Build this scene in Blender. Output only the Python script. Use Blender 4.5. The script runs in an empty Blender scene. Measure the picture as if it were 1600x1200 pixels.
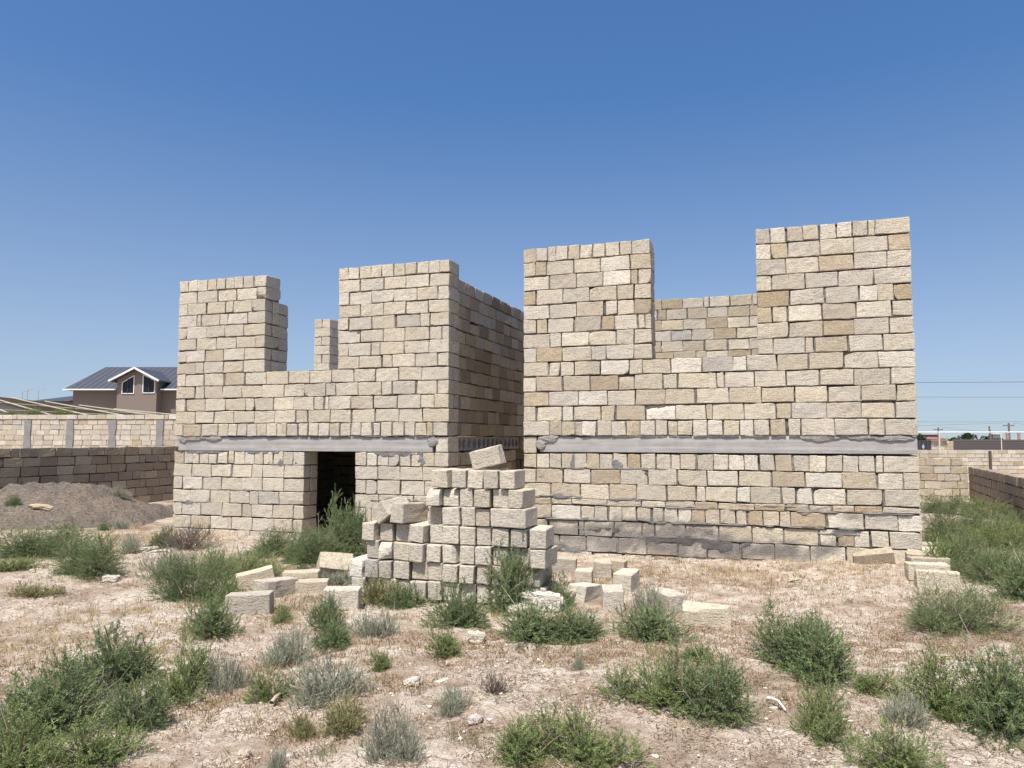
import bpy, math, random
import numpy as np
from mathutils import Vector, Matrix
R = math.radians
random.seed(7); rng = np.random.default_rng(11)
SC = bpy.context.scene; COL = SC.collection

# ---------------------------------------------------------------- camera, sky, sun, exposure
EYE = 1.62; FPX = 1175.0; HOR = 685.0
PITCH = math.atan((HOR - 600) / FPX)
cam_d = bpy.data.cameras.new('camera'); cam = bpy.data.objects.new('camera', cam_d); COL.objects.link(cam)
cam.location = (0, 0, EYE); cam.rotation_euler = (math.pi / 2 + PITCH, 0, 0)
cam_d.sensor_width = 36; cam_d.lens = 36 * FPX / 1600; cam_d.clip_start = .05; cam_d.clip_end = 6000
SC.camera = cam
SUN_EL = R(64); TS = Vector((-.36, -.933, 0)).normalized()
to_sun = Vector((TS.x * math.cos(SUN_EL), TS.y * math.cos(SUN_EL), math.sin(SUN_EL)))
w = bpy.data.worlds.new('World'); SC.world = w; w.use_nodes = True
nt = w.node_tree; bg = nt.nodes['Background']
sky = nt.nodes.new('ShaderNodeTexSky'); sky.sky_type = 'NISHITA'; sky.sun_disc = False
sky.sun_elevation = SUN_EL; sky.sun_rotation = math.atan2(TS.x, TS.y) % (2 * math.pi)
sky.altitude = 0; sky.air_density = 1.0; sky.dust_density = 2.4; sky.ozone_density = 2.4
tc = nt.nodes.new('ShaderNodeTexCoord'); vm = nt.nodes.new('ShaderNodeVectorMath'); vm.operation = 'MULTIPLY_ADD'
vm.inputs[1].default_value = (1, 1, .92); vm.inputs[2].default_value = (0, 0, .085)        # look a little above the yellowed horizon band: the photo's air is clear blue
hs_ = nt.nodes.new('ShaderNodeHueSaturation'); hs_.inputs['Hue'].default_value = .503; hs_.inputs['Saturation'].default_value = 1.24
sx_ = nt.nodes.new('ShaderNodeSeparateXYZ'); mr = nt.nodes.new('ShaderNodeMapRange')      # dusty, paler air low in the sky
mr.inputs['From Min'].default_value = 0.0; mr.inputs['From Max'].default_value = .42; mr.inputs['To Min'].default_value = .82; mr.inputs['To Max'].default_value = 1.3
nt.links.new(tc.outputs['Generated'], sx_.inputs[0]); nt.links.new(sx_.outputs['Z'], mr.inputs['Value']); nt.links.new(mr.outputs[0], hs_.inputs['Saturation'])
nt.links.new(tc.outputs['Generated'], vm.inputs[0]); nt.links.new(vm.outputs[0], sky.inputs['Vector'])
nt.links.new(sky.outputs[0], hs_.inputs['Color']); nt.links.new(hs_.outputs[0], bg.inputs[0]); bg.inputs[1].default_value = 0.125
sd = bpy.data.lights.new('sun', 'SUN'); sd.energy = 5.0; sd.angle = R(.55); sd.color = (1, .955, .88)
so = bpy.data.objects.new('sun', sd); COL.objects.link(so); so.location = (0, 0, 30)
so.rotation_euler = to_sun.to_track_quat('Z', 'Y').to_euler()
vs = SC.view_settings; vs.view_transform = 'Standard'; vs.look = 'None'; vs.gamma = 1; vs.exposure = 0.38
try: vs.use_curve_mapping = False
except Exception: pass

# ---------------------------------------------------------------- numeric helpers
def _h(ix, iy, iz, seed):
    n = (ix * 374761393 + iy * 668265263 + iz * 2147483647 + seed * 974711) & 0x7fffffff
    n = (n ^ (n >> 13)) * 1274126177 & 0x7fffffff
    n = (n ^ (n >> 16)) * 2246822519 & 0x7fffffff
    return (n & 0xffff) / 32767.5 - 1
def noise(x, y, z=0., seed=0):
    x, y, z = np.broadcast_arrays(np.asarray(x, float), np.asarray(y, float), np.asarray(z, float))
    ix, iy, iz = [np.floor(a).astype(np.int64) for a in (x, y, z)]
    fx, fy, fz = x - ix, y - iy, z - iz
    fx, fy, fz = [f * f * (3 - 2 * f) for f in (fx, fy, fz)]
    r = 0
    for a in (0, 1):
        for b in (0, 1):
            for c in (0, 1):
                r = r + _h(ix + a, iy + b, iz + c, seed) * (fx if a else 1 - fx) * (fy if b else 1 - fy) * (fz if c else 1 - fz)
    return r
def fbm(x, y, z=0., seed=0, o=4):
    r = 0; a = 1; f = 1
    for i in range(o):
        r = r + a * noise(np.asarray(x) * f, np.asarray(y) * f, np.asarray(z) * f, seed + i); a *= .5; f *= 2.03
    return r
def ray(px, py):
    a, b = (px - 800) / FPX, -(py - 600) / FPX; c, s = math.cos(PITCH), math.sin(PITCH)
    return np.array([a, c - b * s, s + b * c])
def ground_at(px, py, z=0.):
    r = ray(px, py); t = (z - EYE) / r[2]; return r * t + np.array([0, 0, EYE])
def at_depth(px, py, Y):
    r = ray(px, py); return r * (Y / r[1]) + np.array([0, 0, EYE])

ANG = R(19); D = np.array([math.cos(ANG), -math.sin(ANG)]); N = np.array([math.sin(ANG), math.cos(ANG)])
P0 = ground_at(1335, 886)[:2]          # house frame: x along the facade (D), y into the house (N)
def house_xy(u, v): return P0 + D * u + N * v

def relief(x, y):
    x = np.asarray(x, float); y = np.asarray(y, float)
    d = np.hypot(x, y)
    near = np.clip((60 - d) / 40, 0, 1)
    u = (x - P0[0]) * D[0] + (y - P0[1]) * D[1]; v = (x - P0[0]) * N[0] + (y - P0[1]) * N[1]
    flat = np.clip(np.maximum(np.abs(u + 5) - 6, np.abs(v - 2) - 2.2) / 1.0, 0, 1) * .8 + .2
    z = (fbm(x * .45, y * .45, 0, 3, 3) * .045 + fbm(x * 1.7, y * 1.7, 0, 9, 3) * .016) * flat
    z += .10 * np.exp(-((x - 4.55) ** 2 + (y - 9.1) ** 2) / .8) + .05 * np.exp(-((x - 2.6) ** 2 / 3 + (y - 9.75) ** 2 / .25))
    z += .05 * np.exp(-((x - .2) ** 2 / 2.5 + (y - 4.6) ** 2 / .7))
    return z * near

class MB:
    """collects vertices, faces and a per-vertex tint for ONE mesh"""
    def __init__(s): s.v = []; s.f = []; s.c = []; s.m = []; s.n = 0
    def add(s, v, f, col=(1, 1, 1), mat=0):
        v = np.asarray(v, float).reshape(-1, 3); f = np.asarray(f, np.int64)
        s.v.append(v); s.f.append(f + s.n)
        c = np.asarray(col, float)
        s.c.append(np.broadcast_to(c, (len(v), 3)) if c.ndim == 1 else c)
        s.m.append(np.full(len(f), mat)); s.n += len(v)
    def box(s, x0, x1, y0, y1, z0, z1, col=(1, 1, 1), mat=0):
        v = [(x, y, z) for x in (x0, x1) for y in (y0, y1) for z in (z0, z1)]
        s.add(v, BOXF, col, mat)
    def beam(s, a, b, w, h, col=(1, 1, 1), mat=0, up=(0, 0, 1)):
        a = np.array(a, float); b = np.array(b, float); d = (b - a) / np.linalg.norm(b - a)
        u = np.array(up, float); sd_ = np.cross(d, u); sd_ /= np.linalg.norm(sd_); u2 = np.cross(sd_, d)
        v = [p + sd_ * w / 2 * i + u2 * h / 2 * j for p in (a, b) for i in (-1, 1) for j in (-1, 1)]
        s.add(v, BOXF, col, mat)
    def tube(s, pts, rad, col=(1, 1, 1), seg=6, mat=0):
        pts = [np.array(p, float) for p in pts]; k = len(pts); rad = np.broadcast_to(rad, (k,)); V = []
        for i, p in enumerate(pts):
            t = pts[min(i + 1, k - 1)] - pts[max(i - 1, 0)]; t = t / np.linalg.norm(t)
            a = np.cross(t, (0, 0, 1) if abs(t[2]) < .9 else (1, 0, 0)); a /= np.linalg.norm(a); b = np.cross(t, a)
            for q in range(seg):
                an = 2 * math.pi * q / seg; V.append(p + (a * math.cos(an) + b * math.sin(an)) * rad[i])
        F = [(i * seg + q, i * seg + (q + 1) % seg, (i + 1) * seg + (q + 1) % seg, (i + 1) * seg + q) for i in range(k - 1) for q in range(seg)]
        s.add(V, F, col, mat)
    def build(s, name, mats, parent=None, smooth=False, link=True):
        me = bpy.data.meshes.new(name)
        V = np.concatenate(s.v); C = np.concatenate(s.c)
        me.vertices.add(len(V)); me.vertices.foreach_set('co', V.ravel())
        loops = np.concatenate([f.ravel() for f in s.f]); tot = np.concatenate([np.full(len(f), f.shape[1]) for f in s.f])
        me.loops.add(len(loops)); me.loops.foreach_set('vertex_index', loops.astype(np.int32))
        me.polygons.add(len(tot)); st = np.concatenate([[0], np.cumsum(tot)[:-1]])
        me.polygons.foreach_set('loop_start', st); me.polygons.foreach_set('loop_total', tot)
        me.polygons.foreach_set('material_index', np.concatenate(s.m).astype(np.int32))
        me.polygons.foreach_set('use_smooth', np.full(len(tot), smooth))
        a = me.color_attributes.new('tint', 'FLOAT_COLOR', 'POINT')
        a.data.foreach_set('color', np.concatenate([C, np.ones((len(C), 1))], 1).ravel())
        me.update(calc_edges=True); me.validate()
        for m in (mats if isinstance(mats, (list, tuple)) else [mats]): me.materials.append(m)
        o = bpy.data.objects.new(name, me)
        if link: COL.objects.link(o)
        if parent: o.parent = parent
        return o
BOXF = [(0, 1, 3, 2), (4, 6, 7, 5), (0, 4, 5, 1), (2, 3, 7, 6), (0, 2, 6, 4), (1, 5, 7, 3)]

def tag(o, label, cat, group=None, kind=None):
    if label: o['label'] = label
    if cat: o['category'] = cat
    if group: o['group'] = group
    if kind: o['kind'] = kind
    return o
def empty(name, loc=(0, 0, 0), rz=0):
    o = bpy.data.objects.new(name, None); COL.objects.link(o); o.location = loc; o.rotation_euler = (0, 0, rz); o.empty_display_size = .2; return o
def copy_thing(o):
    c = o.copy(); COL.objects.link(c)
    for ch in list(o.children):
        k = ch.copy(); COL.objects.link(k); k.parent = c
        for g in list(ch.children):
            q = g.copy(); COL.objects.link(q); q.parent = k
    return c

# ---------------------------------------------------------------- materials
class NT:
    def __init__(s, name):
        s.m = bpy.data.materials.new(name); s.m.use_nodes = True; s.t = s.m.node_tree; s.p = s.t.nodes['Principled BSDF']
        s.p.inputs['Roughness'].default_value = .9; s.p.inputs['Specular IOR Level'].default_value = .15
    def n(s, typ, ins={}, **kw):
        nd = s.t.nodes.new(typ)
        for k, v in kw.items(): setattr(nd, k, v)
        for k, v in ins.items():
            if hasattr(v, 'is_linked'): s.t.links.new(v, nd.inputs[k])
            else: nd.inputs[k].default_value = v
        return nd
    def noise(s, vec, scale, detail=4, rough=.55, dist=0.):
        return s.n('ShaderNodeTexNoise', {'Vector': vec, 'Scale': scale, 'Detail': detail, 'Roughness': rough, 'Distortion': dist}).outputs['Fac']
    def ramp(s, fac, stops):
        r = s.n('ShaderNodeValToRGB', {'Fac': fac}); e = r.color_ramp.elements
        while len(e) < len(stops): e.new(.5)
        for i, (p, c) in enumerate(stops):
            e[i].position = p; e[i].color = (c, c, c, 1) if isinstance(c, (int, float)) else (*c, 1)
        return r.outputs[0]
    def mix(s, f, a, b, mode='MIX'):
        m = s.n('ShaderNodeMix', data_type='RGBA', blend_type=mode)
        for i, v in ((0, f), (6, a), (7, b)):
            if hasattr(v, 'is_linked'): s.t.links.new(v, m.inputs[i])
            else: m.inputs[i].default_value = v if i == 0 else ((*v, 1) if len(v) == 3 else v)
        return m.outputs[2]
    def math(s, op, a, b=0.):
        return s.n('ShaderNodeMath', {0: a, 1: b}, operation=op).outputs[0]
    def bump(s, h, strength, dist, normal=None):
        ins = {'Height': h, 'Strength': strength, 'Distance': dist}
        if normal is not None: ins['Normal'] = normal
        return s.n('ShaderNodeBump', ins).outputs[0]
    def col(s, c):
        if hasattr(c, 'is_linked'): s.t.links.new(c, s.p.inputs['Base Color'])
        else: s.p.inputs['Base Color'].default_value = (*c, 1)
    def nrm(s, n): s.t.links.new(n, s.p.inputs['Normal'])
    def tint(s): return s.n('ShaderNodeVertexColor', layer_name='tint').outputs[0]
    def obj(s): return s.n('ShaderNodeTexCoord').outputs['Object']

def stone_mat(name, rough_amt=1.0):
    m = NT(name); co = m.obj(); t = m.tint()
    # fine saw scoring: thin wavy streaks; their slope turns from area to area
    warp = m.n('ShaderNodeTexNoise', {'Vector': co, 'Scale': 2.3, 'Detail': 1}).outputs['Color']
    wv = m.n('ShaderNodeVectorMath', {0: warp, 1: (.22, .22, .22)}, operation='MULTIPLY').outputs[0]
    co2 = m.n('ShaderNodeVectorMath', {0: co, 1: wv}, operation='ADD').outputs[0]
    st = m.n('ShaderNodeVectorMath', {0: co2, 1: (9, 9, 75)}, operation='MULTIPLY').outputs[0]
    streak = m.noise(st, 1.0, 3, .6)
    grain = m.noise(co, 85, 4, .7); blot = m.noise(co, 9, 4, .6); big = m.noise(co, 1.1, 3)
    pore = m.n('ShaderNodeTexVoronoi', {'Vector': co, 'Scale': 75}).outputs['Distance']
    c = m.mix(m.math('MULTIPLY', m.ramp(blot, [(.35, 0), (.7, 1)]), .30), t, (.40, .33, .24))
    c = m.mix(m.math('MULTIPLY', m.ramp(streak, [(.34, 1), (.47, 0)]), .5), c, (.22, .18, .14))
    c = m.mix(m.math('MULTIPLY', m.ramp(grain, [(.37, 1), (.48, 0)]), .6), c, (.20, .16, .12))
    c = m.mix(m.math('MULTIPLY', m.ramp(grain, [(.54, 0), (.66, 1)]), .35), c, (.78, .72, .62))
    spl = m.noise(co, 34, 4, .75)
    c = m.mix(m.math('MULTIPLY', m.ramp(spl, [(.35, 1), (.43, 0)]), .58), c, (.17, .14, .105))
    c = m.mix(m.math('MULTIPLY', m.ramp(big, [(.45, 0), (.7, 1)]), .22), c, (.30, .28, .26))
    m.col(c)
    h = m.math('ADD', m.math('MULTIPLY', streak, .8), m.math('MULTIPLY', grain, .7))
    h = m.math('ADD', h, m.math('MULTIPLY', m.ramp(pore, [(.1, 0), (.4, 1)]), .35))
    h = m.math('ADD', h, m.math('MULTIPLY', spl, .8)); m.nrm(m.bump(h, .9 * rough_amt, .011)); return m.m
STONE = stone_mat('limestone')
def mortar_mat():
    m = NT('mortar'); co = m.obj(); t = m.tint()
    a = m.noise(co, 22, 5, .65); b = m.noise(co, 90, 3, .6)
    c = m.mix(m.math('MULTIPLY', m.ramp(a, [(.35, 0), (.65, 1)]), .5), t, (.16, .145, .125))
    m.col(c); m.nrm(m.bump(m.math('ADD', a, b), .9, .02)); return m.m
MORTAR = mortar_mat()
def concrete_mat(name, base, dark):
    m = NT(name); co = m.obj()
    st = m.n('ShaderNodeVectorMath', {0: co, 1: (1.2, 1.2, 26)}, operation='MULTIPLY').outputs[0]
    board = m.noise(st, 1, 4, .6); a = m.noise(co, 3.5, 5, .65); g = m.noise(co, 70, 4, .7)
    c = m.mix(m.ramp(a, [(.35, 0), (.7, .7)]), base, dark)
    c = m.mix(m.math('MULTIPLY', m.ramp(board, [(.3, 1), (.5, 0)]), .35), c, tuple(x * .55 for x in base))
    c = m.mix(m.math('MULTIPLY', m.ramp(g, [(.28, 1), (.42, 0)]), .5), c, tuple(x * .4 for x in base))
    c = m.mix(m.math('MULTIPLY', m.ramp(g, [(.62, 0), (.72, 1)]), .4), c, (.6, .6, .6))
    m.col(c); m.nrm(m.bump(m.math('ADD', m.math('MULTIPLY', board, 1.2), g), .6, .008)); return m.m
CONC = concrete_mat('cast_concrete', (.375, .36, .34), (.265, .255, .24))
CONCD = concrete_mat('weathered_concrete', (.26, .25, .24), (.17, .165, .16))
def plain(name, c, rough=.8, scale=12, var=.25, metal=0., bump=.1, spec=.2):
    m = NT(name); co = m.obj(); a = m.noise(co, scale, 4)
    m.col(m.mix(m.math('MULTIPLY', a, var), c, tuple(x * .45 for x in c)))
    m.p.inputs['Roughness'].default_value = rough; m.p.inputs['Metallic'].default_value = metal; m.p.inputs['Specular IOR Level'].default_value = spec
    if bump: m.nrm(m.bump(a, bump, .02))
    return m.m
def tinted(name, rough=.85, var=.3, scale=20):
    m = NT(name); co = m.obj(); a = m.noise(co, scale, 4)
    m.col(m.mix(m.math('MULTIPLY', m.ramp(a, [(.35, 0), (.7, 1)]), var), m.tint(), (.05, .045, .04)))
    m.p.inputs['Roughness'].default_value = rough; m.nrm(m.bump(a, .25, .01)); return m.m
TINT = tinted('painted_surface')
def leaf_mat():
    m = NT('leaves'); t = m.tint()
    df = m.n('ShaderNodeBsdfDiffuse', {'Color': t}); tr = m.n('ShaderNodeBsdfTranslucent', {'Color': t})
    mx = m.n('ShaderNodeMixShader', {0: .34, 1: df.outputs[0], 2: tr.outputs[0]})
    out = [n for n in m.t.nodes if n.type == 'OUTPUT_MATERIAL'][0]; m.t.links.new(mx.outputs[0], out.inputs[0]); return m.m
LEAF = leaf_mat()
STEM = tinted('stems', .9, .2, 30)
def ground_mat():
    m = NT('dry_earth'); co = m.obj()
    a = m.noise(co, .55, 5, .6, .4); b = m.noise(co, 2.6, 6, .65, .3); c3 = m.noise(co, 11, 5, .65); g = m.noise(co, 60, 5, .7)
    mask = m.math('ADD', m.math('MULTIPLY', a, .55), m.math('MULTIPLY', b, .5))
    c = m.ramp(mask, [(.41, (.25, .185, .138)), (.49, (.39, .31, .24)), (.55, (.565, .485, .40)), (.70, (.665, .585, .495))])
    g2 = m.noise(co, 150, 3, .7); c = m.mix(m.math('MULTIPLY', m.ramp(c3, [(.38, 1), (.52, 0)]), .5), c, (.30, .22, .155)); c = m.mix(m.math('MULTIPLY', m.ramp(g2, [(.36, 1), (.46, 0)]), .6), c, (.12, .085, .06))
    c = m.mix(m.math('MULTIPLY', m.ramp(g, [(.32, 1), (.47, 0)]), .65), c, (.20, .15, .115))
    c = m.mix(m.math('MULTIPLY', m.ramp(g, [(.56, 0), (.68, 1)]), .4), c, (.74, .65, .54))
    wc = m.n('ShaderNodeVectorMath', {0: co, 1: m.n('ShaderNodeVectorMath', {0: m.n('ShaderNodeTexNoise', {'Vector': co, 'Scale': 9., 'Detail': 3}).outputs['Color'], 1: (.12, .12, .12)}, operation='MULTIPLY').outputs[0]}, operation='ADD').outputs[0]
    ck = m.n('ShaderNodeTexVoronoi', {'Vector': wc, 'Scale': 9.}, feature='DISTANCE_TO_EDGE').outputs['Distance']
    crack = m.ramp(ck, [(.0, 0), (.05, 1)])
    pm = m.ramp(mask, [(.5, 0), (.58, 1)])
    c = m.mix(m.math('MULTIPLY', m.math('SUBTRACT', 1., crack), m.math('MULTIPLY', pm, .45)), c, (.26, .19, .14))
    m.col(c)
    h = m.math('ADD', m.math('MULTIPLY', g, .6), m.math('MULTIPLY', c3, 1.6)); h = m.math('ADD', h, m.math('MULTIPLY', m.math('MULTIPLY', crack, pm), .35))
    m.nrm(m.bump(h, .9, .035)); m.p.inputs['Roughness'].default_value = 1; m.p.inputs['Specular IOR Level'].default_value = .05
    return m.m
EARTH = ground_mat()

# ---------------------------------------------------------------- ground: one sheet to the horizon
def axis(lo, hi, step, far):
    a = list(np.arange(lo, hi + 1e-6, step)); s = step; p = []; x = hi
    while x < far: s *= 1.22; x += s; p.append(x)
    q = []; s = step; x = lo
    while x > -far: s *= 1.22; x -= s; q.append(x)
    return np.array(q[::-1] + a + p)
gx = axis(-6.5, 7.0, .032, 2500); gy = axis(2.9, 10.6, .032, 2500)
GX, GY = np.meshgrid(gx, gy); GZ = relief(GX, GY)
dd = np.hypot(GX, GY)
GZ += (fbm(GX * 5, GY * 5, 0, 21, 3) * .014 + noise(GX * 12, GY * 12, 0, 5) * .009 + noise(GX * 15, GY * 15, 0, 15) * .006) * np.clip((18 - dd) / 8, 0, 1)
gb = MB(); nx, ny = len(gx), len(gy)
ii = np.arange(nx * ny).reshape(ny, nx)
gb.add(np.stack([GX, GY, GZ], -1).reshape(-1, 3), np.stack([ii[:-1, :-1], ii[:-1, 1:], ii[1:, 1:], ii[1:, :-1]], -1).reshape(-1, 4))
ground = gb.build('ground', EARTH, smooth=True); ground['kind'] = 'structure'

# ---------------------------------------------------------------- stone blocks and block walls
def grid_template(nx_, ny_, nz_):
    idx = {}; V = []; F = []
    def vid(i, j, k):
        if (i, j, k) not in idx: idx[(i, j, k)] = len(V); V.append((i, j, k))
        return idx[(i, j, k)]
    for i in range(nx_):
        for j in range(ny_):
            F.append((vid(i, j, 0), vid(i, j + 1, 0), vid(i + 1, j + 1, 0), vid(i + 1, j, 0)))
            F.append((vid(i, j, nz_), vid(i + 1, j, nz_), vid(i + 1, j + 1, nz_), vid(i, j + 1, nz_)))
    for i in range(nx_):
        for k in range(nz_):
            F.append((vid(i, 0, k), vid(i + 1, 0, k), vid(i + 1, 0, k + 1), vid(i, 0, k + 1)))
            F.append((vid(i, ny_, k), vid(i, ny_, k + 1), vid(i + 1, ny_, k + 1), vid(i + 1, ny_, k)))
    for j in range(ny_):
        for k in range(nz_):
            F.append((vid(0, j, k), vid(0, j, k + 1), vid(0, j + 1, k + 1), vid(0, j + 1, k)))
            F.append((vid(nx_, j, k), vid(nx_, j + 1, k), vid(nx_, j + 1, k + 1), vid(nx_, j, k + 1)))
    return np.array(V), np.array(F), (nx_, ny_, nz_)
T_HI = grid_template(7, 4, 5); T_LOOSE = grid_template(9, 6, 6); T_LO = grid_template(1, 1, 1)
def block_mesh(sx, sy, sz, tmpl=T_HI, r=.008, jit=.0027, skew=.0045, chip=.2, big=.0):
    """a sawn stone: rounded worn edges, skewed corners, knocked-off corners"""
    V, F, n = tmpl; h = np.array([sx, sy, sz]) / 2
    if n[0] == 1:
        P = (V * 2 - 1) * h + rng.normal(0, skew * .8, V.shape); return P, F
    P = np.zeros(V.shape)
    for a in range(3):
        ra = min(r, h[a] * .4)
        ks = np.concatenate([[-h[a], -h[a] + ra], np.linspace(-h[a] + ra, h[a] - ra, n[a] - 1)[1:-1], [h[a] - ra, h[a]]]) if n[a] > 3 else np.array([-h[a], -h[a] + ra, h[a] - ra, h[a]])
        P[:, a] = ks[V[:, a]]
    inner = np.clip(P, -h + r, h - r); off = P - inner; ln = np.linalg.norm(off, axis=1, keepdims=True)
    P = inner + np.where(ln > 1e-9, off / np.maximum(ln, 1e-9) * np.minimum(ln, r), 0)
    sk = rng.normal(0, skew, (2, 2, 2, 3)); q = P / h * .5 + .5
    for a in (0, 1):
        for b in (0, 1):
            for c in (0, 1):
                wgt = (q[:, 0] if a else 1 - q[:, 0]) * (q[:, 1] if b else 1 - q[:, 1]) * (q[:, 2] if c else 1 - q[:, 2])
                P = P + wgt[:, None] * sk[a, b, c]
    sdv = rng.uniform(0, 500)
    P = P + np.stack([noise(P[:, 0] * 18 + sdv, P[:, 1] * 18, P[:, 2] * 18, k) for k in (1, 2, 3)], -1) * (jit * 1.6) + rng.normal(0, jit * .5, P.shape)
    k = 0
    while rng.random() < chip and k < 3:
        k += 1
        cs = rng.choice([-1, 1], 3) * h; nn = np.sign(cs) * rng.uniform(.25, 1, 3)
        if rng.random() < .5: nn[rng.integers(3)] *= .1
        nn /= np.linalg.norm(nn); dep = rng.uniform(.015, .04) * (1 + big)
        dist = (P - cs) @ nn + dep
        P = P - np.where(dist > 0, dist, 0)[:, None] * nn
    return P, F

PAL = np.array([(.625, .565, .47), (.60, .54, .445), (.665, .61, .52), (.56, .49, .385), (.505, .425, .315), (.55, .50, .425), (.73, .68, .595), (.45, .36, .245), (.33, .25, .165), (.28, .21, .135)]) * np.array([.945, .94, .905])  # last two browns made for walls with shade painted in
def stone_tint(wts):
    wts = np.array(list(wts) + [0] * (len(PAL) - len(wts)), float); c = PAL[rng.choice(len(PAL), p=wts / wts.sum())]
    return np.clip(c * rng.uniform(.90, 1.07) + rng.normal(0, .01) * np.array([1, .4, -1.]), .05, .9)
W_LEFT = (6, 5, 3, 1.5, .5, 2, .4, .12); W_RIGHT = (4, 3, 2.5, 3, 2, 2, 1.6, 1); W_TAN = (2, 2, 1, 3, 3, 1, .3, 1.6); W_ALLEY_SHADE = (.6, .8, 0, 3, 4, .8, 0, 4, 3, .6); W_LOW_SHADE = (0, 0, 0, 0, 0, 0, 0, .4, 2, 5)
W_YARD_SHADE = (0, 0, 0, 0, 1, 0, 0, 3, 4, 3)
def fill_row(a, b, kind, par, hw=.185, sw=.392):
    """cuts a row into stones: list of (x0, x1, header?)"""
    out = []; x = a; first = True
    while x < b - .02:
        rem = b - x
        g = rng.uniform(.008, .020) if rng.random() < .85 else rng.uniform(.018, .038)
        if kind == 'H':
            wd = rng.uniform(.165, .2); hd = True
            if rng.random() < .06: wd = rng.uniform(.09, .13)
        elif kind == 'T': wd = rng.uniform(.22, .5); hd = False
        else:
            if first and par: wd, hd = hw, True
            elif (not first) and rng.random() < .11: wd, hd = rng.uniform(.15, .2), True
            elif (not first) and rng.random() < .05: wd, hd = rng.uniform(.06, .11), False
            else: wd, hd = rng.normal(sw, .014), False
        first = False
        if rem < wd + .07 or rem - wd - g < .07:
            if rem > .46: out.append((x, x + rem / 2 - .008, rem < .42)); out.append((x + rem / 2 + .008, b, False))
            else: out.append((x, b, rem < .26))
            return out
        if kind == 'S' and wd < rem - g < wd + .17: wd = rem - g - .18 if rem - g - .18 > .12 else wd
        out.append((x, x + wd, hd)); x += wd + g
    return out
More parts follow.
